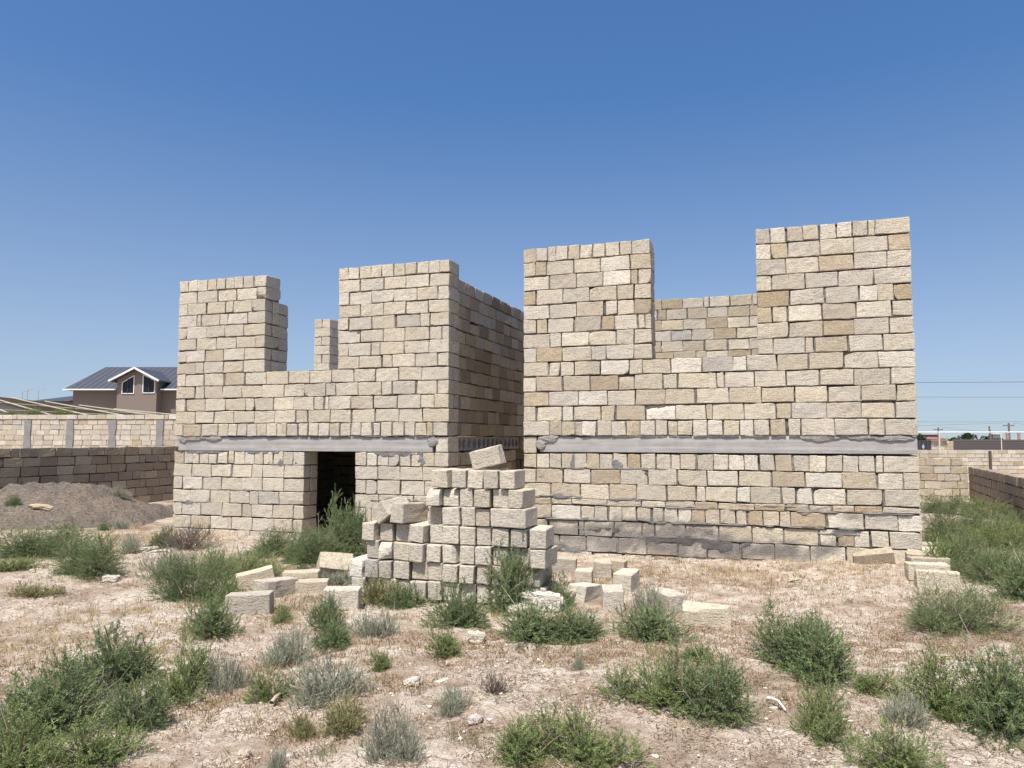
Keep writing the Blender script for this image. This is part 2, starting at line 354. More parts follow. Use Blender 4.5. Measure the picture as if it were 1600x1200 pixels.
def block_wall(mb, rows, spans, T=.4, tmpl=T_HI, wts=W_LEFT, rec=.022, smear=(), stain=(), step=.04, xf=None, back=True, jo=.0022, mcol=(.13, .112, .095), core_step=True, kinds=None):
    """rows: list of (z0, z1, kind, proud); spans(z0, z1) -> list of (x0, x1). Front faces -y at y=0."""
    xf = xf or (lambda p: p)
    for ri, (z0, z1, kind, proud) in enumerate(rows):
        last = ri == len(rows) - 1
        for (a, b) in spans(z0, z1):
            stones = []
            for seg in (kinds(a, b, z0, z1, kind) if kinds else [(a, b, kind)]):
                stones += fill_row(seg[0], seg[1], seg[2], ri % 2)
            for (x0, x1, hd) in stones:
                gz = rng.uniform(.009, .022)
                full = hd or not back or T < .3
                pr = proud + rng.normal(0, jo)
                dp = T if full else T * .475
                hz = z1 - z0 - gz
                P, F = block_mesh(x1 - x0, dp, hz, tmpl)
                tl = rng.normal(0, .006)
                P = P + np.array([(x0 + x1) / 2, dp / 2 - pr, z0 + gz / 2 + hz / 2 + rng.normal(0, .002)]); P[:, 2] += (P[:, 0] - (x0 + x1) / 2) * tl
                tc_ = stone_tint(wts)
                if stain:
                    tc_ = np.broadcast_to(tc_, P.shape).copy()
                    for (sx, sz, rx, rz, colr, amt) in stain:
                        e = 1 - ((P[:, 0] - sx) / rx) ** 2 - ((P[:, 2] - sz) / rz) ** 2 + .9 * fbm(P[:, 0] * 5, P[:, 2] * 8, 0, 31, 4)
                        k_ = (np.clip(e * 1.3, 0, 1) * amt)[:, None]; tc_ = tc_ * (1 - k_) + np.array(colr) * k_
                mb.add(xf(P), F, tc_, 0)
                if not full:
                    P, F = block_mesh(x1 - x0, dp, hz, T_LO if tmpl is not T_HI else tmpl)
                    P = P + np.array([(x0 + x1) / 2, T - dp / 2, z0 + gz / 2 + hz / 2]); mb.add(xf(P), F, stone_tint(wts), 0)
            if core_step:
                for qi in range(len(stones) - 1):
                    xa_, xb_ = stones[qi][1], stones[qi + 1][0]
                    if rng.random() < (.35 if xb_ - xa_ < .016 else .8):
                        hw_ = (xb_ - xa_) / 2 + .003; xm_ = (xa_ + xb_) / 2; kz = 6
                        zs_ = np.linspace(z0 + .005, z1 - rng.uniform(.0, .05), kz); w2 = hw_ * rng.uniform(.8, 1.25, kz); dy = .002 - proud + rng.uniform(-.002, .008, kz)
                        Vm = [(xm_ + sg * w_, y_ + rc, z_) for z_, w_, y_ in zip(zs_, w2, dy) for sg, rc in ((-1, .02), (-.6, 0), (.6, 0), (1, .02))]
                        mb.add(xf(np.array(Vm)), [(i_ * 4 + j_, i_ * 4 + j_ + 1, i_ * 4 + j_ + 5, i_ * 4 + j_ + 4) for i_ in range(kz - 1) for j_ in range(3)], np.array((.215, .195, .172)) * rng.uniform(.6, 1.25), 1)
            # mortar core behind and between the stones, squeezed out unevenly
            ca, cb = a + .015, b - .015; zt = z1 - (.02 if last else 0)
            nxs = max(2, int((cb - ca) / step) + 1); nzs = max(2, int((zt - z0) / step) + 1) if core_step else 2
            X, Z = np.meshgrid(np.linspace(ca, cb, nxs), np.linspace(z0, zt, nzs))
            nz = fbm(X * 5, Z * 7, 0, 40 + int(abs(a * 7)) % 5, 4)
            y = np.clip(rec + .016 - nz * .030, .009, .06) - proud * .6
            cc = np.broadcast_to(np.array(mcol), X.shape + (3,)) * (1 + .25 * fbm(X * 2, Z * 2, 0, 77, 2))[..., None]
            for (sx, sz, rx, rz, amt, colr) in smear:
                e = 1 - ((X - sx) / rx) ** 2 - ((Z - sz) / rz) ** 2 + .55 * fbm(X * 7, Z * 9, 0, 13, 4)
                kx = np.clip(e * 1.6, 0, 1); y = y * (1 - kx) + (-(proud + amt) + fbm(X * 14, Z * 14, 0, 3, 3) * .004) * kx
                cc = cc * (1 - kx[..., None]) + np.array(colr) * (1 + .2 * fbm(X * 6, Z * 6, 0, 5, 3))[..., None] * kx[..., None]
            nV = X.size; id_ = np.arange(nV).reshape(X.shape)
            mb.add(xf(np.stack([X, y, Z], -1).reshape(-1, 3)), np.stack([id_[:-1, :-1], id_[:-1, 1:], id_[1:, 1:], id_[1:, :-1]], -1).reshape(-1, 4), cc.reshape(-1, 3), 1)
            yb = T - .015
            V = [(ca, .03, z0), (ca, yb, z0), (ca, .03, zt), (ca, yb, zt), (cb, .03, z0), (cb, yb, z0), (cb, .03, zt), (cb, yb, zt)]
            mb.add(xf(np.array(V)), [(0, 1, 3, 2), (4, 6, 7, 5), (1, 5, 7, 3), (2, 3, 7, 6)], mcol, 1)

def rows_of(z0, z1, n, kind='S', proud=0.): 
    zz = np.linspace(z0, z1, n + 1); return [(zz[i], zz[i + 1], kind, proud) for i in range(n)]
def sub(spans_, cut):
    out = []
    for (a, b) in spans_:
        if cut[1] <= a or cut[0] >= b: out.append((a, b)); continue
        if cut[0] > a + .05: out.append((a, cut[0]))
        if cut[1] < b - .05: out.append((cut[1], b))
    return out
rot90 = lambda ux, vy: (lambda p: np.stack([ux - p[:, 1], vy + p[:, 0], p[:, 2]], -1))
rotm90 = lambda ux, vy: (lambda p: np.stack([ux + p[:, 1], vy - p[:, 0], p[:, 2]], -1))
LZ0, LZ1, SILL, TOP = 1.405, 1.655, 2.732, 4.392
UP = rows_of(LZ1, SILL, 5) + rows_of(SILL, TOP, 8); UP[-1] = (*UP[-1][:2], 'H', 0.)
GREY = (.235, .23, .225); DKG = (.115, .112, .112)
TH = .4

# ---- left house
lh = empty('unfinished_house', (*P0, 0), -ANG)
tag(lh, 'roofless limestone block house on the left, with a dark doorway below its grey lintel', 'unfinished house', 'roofless block houses')
low = rows_of(LZ0 - 8 * .2185, LZ0, 8); low[-1] = (*low[-1][:2], 'H', 0.)
UPL = list(UP); UPL[0] = (UP[0][0], UP[0][1], 'H', .028)
L0, L1 = -10.79, -5.60
def spL(z0, z1):
    zc = (z0 + z1) / 2; s = [(L0, L1)]
    if zc > SILL: s = sub(s, (-8.975, -7.55))
    elif zc < LZ0: s = sub(s, (-8.155, -7.195))
    elif zc < LZ1: s = [(-5.80, L1)]
    return s
def kindL(a, b, z0, z1, k):
    if k == 'H' and z0 > LZ1 - .05 and z0 < LZ1 + .05: return [(a, -9.86, 'S'), (-9.85, b, 'H')]
    if k == 'H' and z1 > TOP - .01 and a < -10: return [(a, a + .39, 'S'), (a + .395, b, 'H')]
    return [(a, b, k)]
smL = [(-10.2, 1.40, .9, .05, .006, GREY), (-9.2, 1.395, .8, .05, .005, GREY), (-6.4, 1.39, .7, .06, .005, GREY), (-6.2, .66, .9, .035, .012, (.22, .21, .2)), (-6.05, 1.25, .12, .12, .004, GREY),
       (-8.6, 1.22, .3, .07, .003, GREY), (-10.45, .53, .7, .04, .006, (.25, .24, .23)), (-9.3, .76, .5, .03, .006, GREY)]
mb = MB(); block_wall(mb, low + [(LZ0, LZ1, 'H', 0)] + UPL, spL, smear=smL, kinds=kindL, step=.03)
mb.build('front_wall', [STONE, MORTAR], lh)
def lintel(x0, x1, y0, y1, z0, z1, ragged_l, ragged_r, seed):
    b = MB(); n = int((x1 - x0) / .05); xs = np.linspace(x0, x1, n + 1); m = 9
    prof = [(y0 + .012, z1), (y0 + .003, z1 - .03), (y0, z1 - .08), (y0 + .002, z1 - .14), (y0 - .001, z0 + .05), (y0, z0 + .006), (y0 + .004, z0), (y1, z0), (y1, z1)]
    V = []
    for x in xs:
        for k, (yy, zz) in enumerate(prof):
            e = float(fbm(x * 3, k * 1.7, seed, 4, 3)); V.append((x, yy + e * .0015, zz + e * .0012 - (.015 * abs(float(noise(x * 4, seed)))) * (k == 0)))
    F = [(i * m + k, (i + 1) * m + k, (i + 1) * m + (k + 1) % m, i * m + (k + 1) % m) for i in range(n) for k in range(m)]
    b.add(V, F); c = np.array(V)
    for i in (0, n):
        ctr = c[i * m:(i + 1) * m].mean(0); b.add(np.vstack([c[i * m:(i + 1) * m], ctr]), [(k, (k + 1) % m, m) for k in range(m)])
    return b
lintel(-10.71, -5.86, .004, .36, LZ0 + .005, LZ1 - .006, 1, 1, 3).build('lintel', CONC, lh)
def mortar_lumps(pts, parent):
    for (x, y, z, rx, rz, t) in pts:
        b = MB()
        th = np.linspace(0, 2 * math.pi, 22)[:-1]; sdv = rng.uniform(0, 99)
        rr = 1 + .28 * np.array([float(fbm(math.cos(t_) * 1.6 + sdv, math.sin(t_) * 1.6, 0, 2, 3)) for t_ in th])
        V = [(x, y - t, z)]; F = []; k = len(th)
        for fr, yy in ((.45, t * .95), (.85, t * .7), (1., 0.), (1., -.05)):
            for a_, r_ in zip(th, rr): V.append((x + math.cos(a_) * rx * r_ * fr, y - yy + rng.normal(0, .0025), z + math.sin(a_) * rz * r_ * fr))
        for q in range(k): 
            F.append((0, 1 + q, 1 + (q + 1) % k, 1 + (q + 1) % k))
        f4 = [(1 + l * k + q, 1 + (l + 1) * k + q, 1 + (l + 1) * k + (q + 1) % k, 1 + l * k + (q + 1) % k) for l in range(3) for q in range(k)]
        b.add(V, np.array([f[:3] for f in F]), (.37, .35, .325), 0); b.f.append(np.array(f4) + b.n - len(V)); b.m.append(np.zeros(len(f4))); b.build('mortar_patch', MORTAR, parent)
mortar_lumps([(-10.35, .0, 1.63, .28, .045, .02), (-9.95, .0, 1.62, .2, .05, .022), (-10.6, .0, 1.6, .12, .06, .018), (-5.87, .01, 1.58, .10, .09, .03)], lh)
# side wall along the alley: lower than its corner pier by one course, a little set back, hollow slab ends showing
mb = MB(); SB = .045
def spS(z0, z1):
    zc = (z0 + z1) / 2; s = [(.41, 4.9)]
    if zc > TOP - .2: return []
    if LZ0 < zc < LZ1: s = [(3.72, 4.9)]
    if zc < LZ0 and zc > -.3: s = sub(s, (3.35, 4.25)) 
    return s
low_s = rows_of(LZ0 - 8 * .2185, LZ0, 8)
block_wall(mb, low_s + [(LZ0, LZ1, 'H', 0)] + UP[:-1], spS, wts=W_ALLEY_SHADE, xf=rot90(L1 - SB, 0), step=.06, mcol=(.17, .15, .13))  # darker, browner stones put the alley's shade into the colour
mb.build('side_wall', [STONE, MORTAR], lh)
VB = 4.45
# left outer wall, back wall with openings, stub pier behind the first tower
mb = MB(); block_wall(mb, rows_of(-.3, SILL, 15), lambda a, b: [(.41, VB - .01)], wts=W_LEFT, tmpl=T_LO, xf=rot90(L0 + .4, 0), step=.3, core_step=False)
mb.build('side_wall', [STONE, MORTAR], lh)
mb = MB(); block_wall(mb, rows_of(-.3, LZ0, 8), lambda a, b: [(.41, VB - .01)], T=.2, wts=W_LEFT, tmpl=T_LO, xf=rot90(-6.75, 0), step=.3, core_step=False)  # added unseen wall, stops daylight reaching the doorway room
mb.build('light_blocking_wall', [STONE, MORTAR], lh)
mb = MB()
def hx(px, v):
    r = ray(px, 600); P = house_xy(0, v); t = (P @ N) / (r[0] * N[0] + r[1] * N[1]); return float((r[:2] * t - P0) @ D)
BP0 = hx(490, VB)
def spB(z0, z1):
    return [(BP0, BP0 + .41)] if (z0 + z1) / 2 > SILL else [(L0 - .45, L1 - .05)]
block_wall(mb, rows_of(-.3, SILL, 14) + rows_of(SILL, TOP, 8), spB, wts=W_LEFT, xf=lambda p: p + np.array([0, VB, 0]), step=.08)
mb.build('back_wall', [STONE, MORTAR], lh)
mb = MB(); block_wall(mb, rows_of(SILL, TOP - .2075 * 2, 6), lambda a, b: [(-9.40, -8.985)], T=.25, wts=W_LEFT, xf=lambda p: p + np.array([0, .41, 0]), step=.06)
mb.build('inner_pier', [STONE, MORTAR], lh)
# hollow-core floor slabs spanning the room, their holed ends showing on the alley side
def hollow_slab(v0, v1, nh, parent):
    b = MB(); xe = L1 - .05; xi = L0 + .42; z0, z1 = LZ0 + .02, LZ1 - .012; cw = (v1 - v0) / nh; seg = 16; zc = (z0 + z1) / 2; rad = min(.095, cw * .455)
    for k in range(nh):
        a = v0 + k * cw; bb = a + cw; yc = (a + bb) / 2; V = []; F = []
        for q in range(seg):
            t = 2 * math.pi * q / seg; cs, sn = math.cos(t), math.sin(t); s = 1 / max(abs(cs) / (cw / 2), abs(sn) / ((z1 - z0) / 2))
            V.append((xe, yc + cs * s, zc + sn * s)); V.append((xe, yc + cs * rad * rng.uniform(.96, 1.04), zc + sn * rad)); V.append((xe - 1.2, yc + cs * rad, zc + sn * rad))
        for q in range(seg):
            p = (q + 1) % seg; F += [(q * 3, p * 3, p * 3 + 1, q * 3 + 1), (q * 3 + 1, p * 3 + 1, p * 3 + 2, q * 3 + 2)]
        b.add(V, F)
    P = [(x, y, z) for x in (xi, xe) for y in (v0, v1) for z in (z0, z1)]
    b.add(P, [(0, 1, 3, 2), (0, 4, 5, 1), (2, 3, 7, 6), (0, 2, 6, 4), (1, 5, 7, 3)])
    return b.build('floor_slab', CONC, parent)
hollow_slab(.45, 1.09, 3, lh); hollow_slab(1.13, 2.63, 7, lh); hollow_slab(2.67, 3.52, 4, lh)
b = MB(); b.box(L0 + .41, L1 - .5, 3.56, 4.44, LZ0 + .02, LZ1 - .012); b.build('floor_slab', CONC, lh)

# ---- right house
rh = empty('unfinished_house', (*P0, 0), -ANG)
tag(rh, 'roofless limestone block house on the right, taller looking, long grey lintel and no door', 'unfinished house', 'roofless block houses')
Q0, Q1 = -4.39, .775
lowR = [(-.42, -.19, 'S', .018), (-.19, .022, 'S', .018), (.022, .245, 'S', .018), (.245, .462, 'S', .018), (.468, .672, 'H', 0), (.672, .765, 'T', .004), (.765, .978, 'S', 0), (.978, 1.19, 'S', 0), (1.19, 1.405, 'H', 0)]
UPR = rows_of(LZ1, SILL, 5) + rows_of(SILL, TOP + .05, 8); UPR[-1] = (*UPR[-1][:2], 'H', 0.); UPR[0] = (UP[0][0], UP[0][1], 'H', .03)
def spR(z0, z1):
    zc = (z0 + z1) / 2; s = [(Q0, Q1)]
    if zc > SILL: s = sub(s, (-2.51, -1.093))
    elif LZ0 < zc < LZ1: s = [(Q0, -4.2)]
    return s
def kindR(a, b, z0, z1, k):
    if k == 'H' and abs(z0 - LZ1) < .05: return [(a, a + .395, 'S'), (a + .405, -.6, 'H'), (-.59, b, 'S')]
    if k == 'H' and z0 < .6: return [(a, -3.35, 'S'), (-3.34, -.75, 'H'), (-.74, b, 'S')]
    if k == 'H' and abs(z1 - LZ0) < .02: return [(a, b - .41, 'H'), (b - .4, b, 'S')]
    if k == 'H' and z1 > TOP - .01 and b > 0: return [(a, b - .41, 'H'), (b - .4, b, 'S')]
    return [(a, b, k)]
smR = [(-3.2, .34, .4, .05, .003, DKG), (-2.3, .24, .8, .08, .004, DKG), (-1.6, .20, .5, .09, .004, DKG), (-3.75, .08, .4, .1, .005, GREY), (-3.85, .79, .5, .045, .012, GREY), (-3.0, .76, .6, .03, .01, GREY),
       (-1.9, .68, 1.0, .022, .010, (.27, .24, .2)), (-.3, .66, .9, .025, .010, (.27, .24, .2)), (-1.0, .73, .5, .03, .006, (.3, .27, .22)), (-3.0, 1.19, .9, .02, .004, GREY), (-.2, .41, .3, .05, .01, GREY), (-2.0, .46, 1.0, .03, .016, (.2, .19, .18)), (-.6, .455, 1.0, .02, .018, (.25, .23, .2)), (-3.6, .468, .6, .02, .018, (.25, .23, .2)), (.35, .67, .35, .03, .01, GREY), (-3.35, .47, .35, .05, .01, GREY), (-3.0, 1.28, .1, .1, .004, GREY), (-3.65, 1.3, .05, .13, .006, GREY)]
stR = [(-2.9, .32, 1.5, .20, (.125, .122, .12), .92), (-2.1, .22, 1.7, .19, (.125, .122, .12), .92), (-3.7, .15, .8, .28, (.21, .20, .19), .85), (-1.2, .16, .9, .17, (.15, .147, .142), .8), (-1.6, .70, 2.6, .05, (.40, .31, .20), .6), (-1.0, .62, 1.8, .1, (.46, .37, .25), .5), (.2, .62, .5, .05, (.25, .24, .23), .7)]
mb = MB(); block_wall(mb, lowR + [(LZ0, LZ1, 'H', 0)] + UPR, spR, wts=W_RIGHT, smear=smR, stain=stR, kinds=kindR, step=.03, mcol=(.13, .112, .092))
mb.build('front_wall', [STONE, MORTAR], rh)
lintel(-4.14, Q1 - .012, -.004, .36, LZ0 + .018, LZ1 - .006, 1, 1, 8).build('lintel', CONC, rh)
mortar_lumps([(-4.0, -.004, 1.62, .17, .05, .025), (-4.13, -.004, 1.53, .09, .08, .03), (-4.07, 0, 1.6, .1, .06, .02), (-.36, -.004, 1.625, .22, .05, .02), (.15, -.004, 1.63, .22, .03, .018), (.5, -.004, 1.62, .25, .04, .022)], rh)
mb = MB(); block_wall(mb, rows_of(-.3, TOP + .0, 22), lambda a, b: [(Q0, Q1)], wts=W_TAN, xf=lambda p: p + np.array([0, VB + .05, 0]), step=.06, rec=.012, mcol=(.34, .31, .27))
mb.build('back_wall', [STONE, MORTAR], rh)
mb = MB(); block_wall(mb, rows_of(-.3, TOP, 22), lambda a, b: [(.41, VB + .04)], wts=W_RIGHT, tmpl=T_LO, xf=rot90(Q1, 0), step=.3, core_step=False); mb.build('side_wall', [STONE, MORTAR], rh)
mb = MB(); block_wall(mb, rows_of(-.3, TOP, 22), lambda a, b: [(.41, VB + .04)], wts=W_RIGHT, tmpl=T_LO, xf=rotm90(Q0, VB + .45), step=.3, core_step=False); mb.build('side_wall', [STONE, MORTAR], rh)
b = MB(); b.box(Q0 + .41, Q1 - .41, .41, VB + .04, LZ0 + .02, LZ1 - .012); b.build('floor_slab', CONC, rh)

# ---------------------------------------------------------------- the stack of loose blocks
PB = ground_at(690, 938)[:2]
def block_obj(name, sx, sy, sz, loc, rot, label, group, wts=(3, 3, 4, 1, .3, 2, 2, 0), chip=.25, big=.25, r=.010, cat='stone block'):
    b = MB(); P, F = block_mesh(sx, sy, sz, T_LOOSE, r=r, jit=.0016, skew=.0035, chip=chip, big=big); b.add(P, F, stone_tint(wts) * rng.uniform(.88, 1.08))
    o = b.build(name, STONE); o.location = loc; o.rotation_euler = rot; tag(o, label, cat, group); return o
def zu(zx): d = zx - 800; return .203 + d * .001564 - d * d * 4.7e-8 * 2
ORD = ['first', 'second', 'third', 'fourth', 'fifth', 'sixth', 'seventh', 'eighth', 'ninth', 'tenth', 'eleventh', 'twelfth']
RH = .187
PILE = [  # zoomed x ranges of the block faces, row by row from the top; 's' marks a block laid lengthways
    [(612, 733, .03), (737, 842, .0), (850, 958, .02), (962, 1068, .04), (1072, 1183, .05)],
    [(574, 668, .06), (672, 782, .0), (790, 889, .02), (893, 1008, .03), (1018, 1128, .0), (1135, 1246, .05)],
    [(565, 667, .01), (671, 797, .02), (802, 905, .0), (910, 1014, .0), (1018, 1270, .04, 's')],
    [(130, 226, .04), (241, 336, .02), (340, 455, .03), (464, 572, .05), (578, 676, .0), (680, 799, .02), (803, 909, .03), (912, 1016, .02), (1022, 1140, .0), (1152, 1268, .02), (1275, 1390, .05)],
    [(148, 240, .0), (244, 336, .03), (340, 454, .03), (457, 565, .05), (569, 673, .03), (677, 787, .03), (794, 900, .04), (905, 1018, .04), (1025, 1135, .02), (1141, 1280, .0), (1290, 1402, .04)],
    [(50, 140, .06), (144, 238, .04), (242, 335, .03), (339, 452, .02), (460, 573, .02), (577, 679, .0), (683, 796, .05), (802, 907, .04), (911, 1012, .03), (1020, 1125, .02), (1132, 1240, .0), (1246, 1350, .0)],
    [(60, 160, .02), (166, 268, .03), (273, 370, .02), (375, 458, .03), (463, 572, .05), (577, 681, .04), (685, 795, .0), (802, 905, .03), (911, 1012, -.02), (1020, 1125, -.03), (1132, 1240, -.02), (1246, 1380, -.03)]]
GP = 'blocks stacked in the dry pile'
for ri, row in enumerate(PILE):
    z0 = (6 - ri) * RH - .012
    for ci, it in enumerate(row):
        u0, u1 = zu(it[0]), zu(it[1]); wd = u1 - u0 - .011; lay = len(it) > 3
        fwd = it[2] + rng.normal(0, .017); dp = .195 if lay else .385 + rng.normal(0, .006)
        if lay: dp = .36
        c = PB + D * (u0 + u1) / 2 + N * (dp / 2 - fwd)
        yaw = -ANG + rng.normal(0, .034); roll = rng.normal(0, .009)
        hh = RH - .008 + rng.normal(0, .0025)
        if ri == 3 and ci == 3: roll = .05; yaw -= .1
        if ri == 0 and ci == 0: yaw -= .12
        if (ri, ci) == (3, 0): yaw -= .1
        pos = 'leftmost' if ci == 0 else 'rightmost' if ci == len(row) - 1 else ORD[ci] + ' from left'
        rw = 'bottom row' if ri == 6 else ('top full row' if ri == 0 else ORD[ri] + ' row from top')
        lb = ('cracked stone block laid lengthways in the dry stack, %s, %s' if lay else 'pale stone block end-on in the dry stack, %s, %s') % (rw, pos)
        gz = float(relief(c[0], c[1])) * (1 if ri > 4 else 1)
        block_obj('stone_block', wd, dp, hh, (c[0], c[1], z0 + hh / 2 + .014), (0, roll, yaw), lb, GP)
# three loose blocks lying on top of the stack
c = PB + D * (zu(952)) + N * .13
block_obj('stone_block', .31, .19, .19, (c[0], c[1], 7 * RH + .118), (R(4), R(-13), -ANG + R(3)), 'tilted grey stone block perched highest on the stack', GP, chip=.2)
c = PB + D * zu(405) + N * .12
block_obj('stone_block', .175, .40, .195, (c[0], c[1], 4 * RH + .102), (R(-2), 0, -ANG + R(-14)), 'cream stone block lying on the stack, right of the block tipped on edge', GP)
c = PB + D * zu(285) + N * .12
block_obj('stone_block', .18, .38, .18, (c[0], c[1], 4 * RH + .125), (R(4), R(-33), -ANG + R(-16)), 'stone block tipped on edge on the lower left shoulder of the stack', GP)

# ---------------------------------------------------------------- scattered loose blocks
GL = 'loose stone blocks lying in front of the houses'
def loose(px, py, sx, sy, sz, yaw, label, rx=0, ry=0, dz=0., **k):
    p = ground_at(px, py); z = float(relief(p[0], p[1]))
    return block_obj('stone_block', sx, sy, sz, (p[0], p[1] + sy * .35, z + sz / 2 - .02 + dz), (R(rx), R(ry), R(yaw)), label, GL, wts=(3, 2, 4, 1.5, .3, 1, 2.5, 0), **k)
loose(386, 966, .40, .19, .20, 6, 'cream stone block beside the dark bush, nearest the camera left of the stack', ry=-2)
loose(424, 936, .19, .42, .19, -32, 'stone block pointing away from the camera, between two bigger loose blocks on the left', rx=-3)
loose(396, 914, .40, .19, .19, 22, 'stone block half buried in green scrub, leftmost of the loose blocks', ry=-12)
loose(468, 921, .38, .19, .2, 8, 'upright edged stone block below the tipped one left of the stack')
loose(520, 908, .38, .24, .22, 20, 'tipped stone block with its edge up, left of the stack', rx=45, ry=8, dz=.06)
loose(480, 927, .40, .19, .19, 6, 'low stone block in front of the tipped one, left of the stack', dz=-.05)
loose(532, 952, .34, .2, .2, 4, 'pale stone block behind a grey shrub, in front of the left end of the stack')
loose(881, 893, .32, .2, .2, -8, 'pale stone block beside the right foot of the stack, against the sprig bush', ry=3)
loose(943, 899, .2, .3, .2, -6, 'pale stone block near the wall, left of a pinkish one')
loose(968, 893, .18, .2, .14, -20, 'small pinkish stone block near the stained wall foot', wts_=0) if False else block_obj('stone_block', .18, .2, .15, (*(ground_at(968, 894)[:2] + np.array([0, .08])), .06), (0, R(4), R(-20)), 'small pinkish stone block near the stained wall foot', GL, wts=(1, 0, 0, 1, 0, 0, 0, 0))
loose(982, 922, .2, .38, .2, -24, 'stone block standing back between the two bright square topped ones', ry=2)
loose(914, 910, .19, .24, .18, -10, 'stone block half hidden behind a skewed one, right of the stack')
loose(914, 937, .22, .36, .18, -34, 'skewed stone block with a bright top, right of the rubble', rx=-6, ry=3)
loose(960, 951, .205, .36, .21, -4, 'square topped stone block behind the small dark bush')
loose(1047, 957, .19, .38, .21, 18, 'stone block right of the small dark bush, end towards the camera')
loose(1107, 976, .42, .17, .19, -14, 'long stone block lying alone farthest right in the open', ry=2.5)
# wedge slab leaning at the wall foot
c = house_xy(.20, -.24)
block_obj('stone_block', .46, .16, .27, (c[0], c[1], .115), (R(17), R(-9), -ANG + R(2)), 'broken wedge of brown stone leaning at the foot of the right house', GL, wts=(0, 0, 0, 0, 1, 0, 0, 3, 1), chip=.95, big=1.4)
# short row of blocks on edge past the corner of the right house
GS = 'blocks laid side by side at the house corner'
pa = ground_at(1472, 925)[:2]; pb_ = ground_at(1425, 888)[:2] + np.array([.22, .1])
for i in range(6):
    f = i / 5; p = pa * (1 - f) + pb_ * f
    lb = ['nearest block of the short row past the corner of the right house', 'second nearest block of the short row past the house corner', 'third nearest block of the short row past the house corner', 'fourth nearest block of the short row past the house corner', 'fifth nearest block of the short row past the house corner', 'farthest block of the short row, touching the right house corner'][i]
    hz = .24 - .03 * (i == 0) + rng.normal(0, .008)
    block_obj('stone_block', .42 - .05 * (i > 3) - .1 * (i == 5), .215, hz, (p[0] + rng.normal(0, .02), p[1] + .1, hz / 2 - .01 + .06 * f), (rng.normal(0, .03), rng.normal(0, .02), -ANG + R(2) + rng.normal(0, .03)), lb, GS, wts=(1, 1, 0, 4, 3, 1, 0, 1), chip=.7, big=.6)
for i, (u, lb) in enumerate([(zu(520), 'left')]): pass

# broken rubble and single stones
def rock(px, py, w_, d_, h_, label, group='broken stones on the ground', yaw=0, name='stone', dz=0., wts=(3, 2, 3, 2, .5, 1, 1, 0)):
    P, F = block_mesh(1.4, 1.4, 1.4, T_LOOSE, r=.35, jit=.05, skew=.10, chip=.97, big=11)
    s = rng.uniform(0, 90); P = P * (1 + .22 * fbm(P[:, 0] * 1.3 + s, P[:, 1] * 1.3, P[:, 2] * 1.3, 6, 3))[:, None]
    P = P / np.ptp(P, axis=0) * np.array([w_, d_, h_]); b = MB(); b.add(P, F, stone_tint(wts)); o = b.build(name, STONE)
    p = ground_at(px, py); o.location = (p[0], p[1] + d_ * .3, float(relief(p[0], p[1])) + h_ * .32 + dz); o.rotation_euler = (0, rng.normal(0, .1), R(yaw)); return tag(o, label, 'stone', group)
rock(795, 950, .42, .3, .2, 'jagged grey stone lying under the sprig bush at the right foot of the stack', yaw=14)
rock(850, 954, .44, .32, .24, 'jagged pale stone right of the grey one under the sprig bush', yaw=-24)
rock(812, 962, .26, .2, .12, 'flat broken stone in front of the two jagged ones')
rock(893, 938, .12, .2, .16, 'small upright stone between the rubble and the skewed block')
rock(744, 1003, .16, .13, .1, 'rounded white stone on bare ground below the middle bushes')
rock(644, 1083, .11, .08, .06, 'flat cream stone on the bare ground, left of another flat one')
rock(690, 1082, .09, .06, .035, 'small flat cream stone right of a bigger flat one')
rock(742, 1146, .09, .07, .05, 'small pale stone near the lower middle of the bare ground')
rock(378, 1192, .07, .06, .05, 'small tan stone at the bottom edge, right of the leafy thicket')
rock(243, 872, .32, .2, .07, 'flat white stone among the weeds by the left house corner')
rock(228, 866, .34, .24, .08, 'flat white stone left of another by the left house corner')
rock(170, 912, .2, .14, .08, 'tan stone below the big left bushes')
rock(72, 806, .45, .2, .1, 'brownish slab of stone lying on the gravel heap', dz=.32, wts=(0, 0, 0, 1, 2, 0, 0, 2))
rock(1455, 885, .2, .2, .1, 'broken bit of stone beside the short row of blocks', dz=.02)
rock(1246, 906, .14, .1, .05, 'small flat stone on the bare ground before the right house')
rock(560, 905, .16, .14, .1, 'pale broken stone between the tipped block and the stack')
rock(1210, 1118, .05, .04, .03, 'little pale stone beside the bleached stick')

# sticks
def stick(pts, rad, label, col):
    b = MB(); P = [ground_at(*p) for p in pts]; P = [(p[0], p[1], float(relief(p[0], p[1])) + h + rad) for p, h in zip(P, [.01 + .015 * math.sin(i) for i in range(len(P))])]
    k = len(P); b.tube(P, np.linspace(rad, rad * .55, k), col, 7); o = b.build('stick', STEM, smooth=True); return tag(o, label, 'stick')
stick([(424, 1112), (430, 1106), (436, 1101), (441, 1095)], .014, 'pale curved stick by the greyish bushes at lower left', (.45, .38, .29))
stick([(1200, 1103), (1208, 1107), (1217, 1111), (1229, 1124)], .012, 'bleached curved stick on the ground at lower right', (.68, .62, .54))

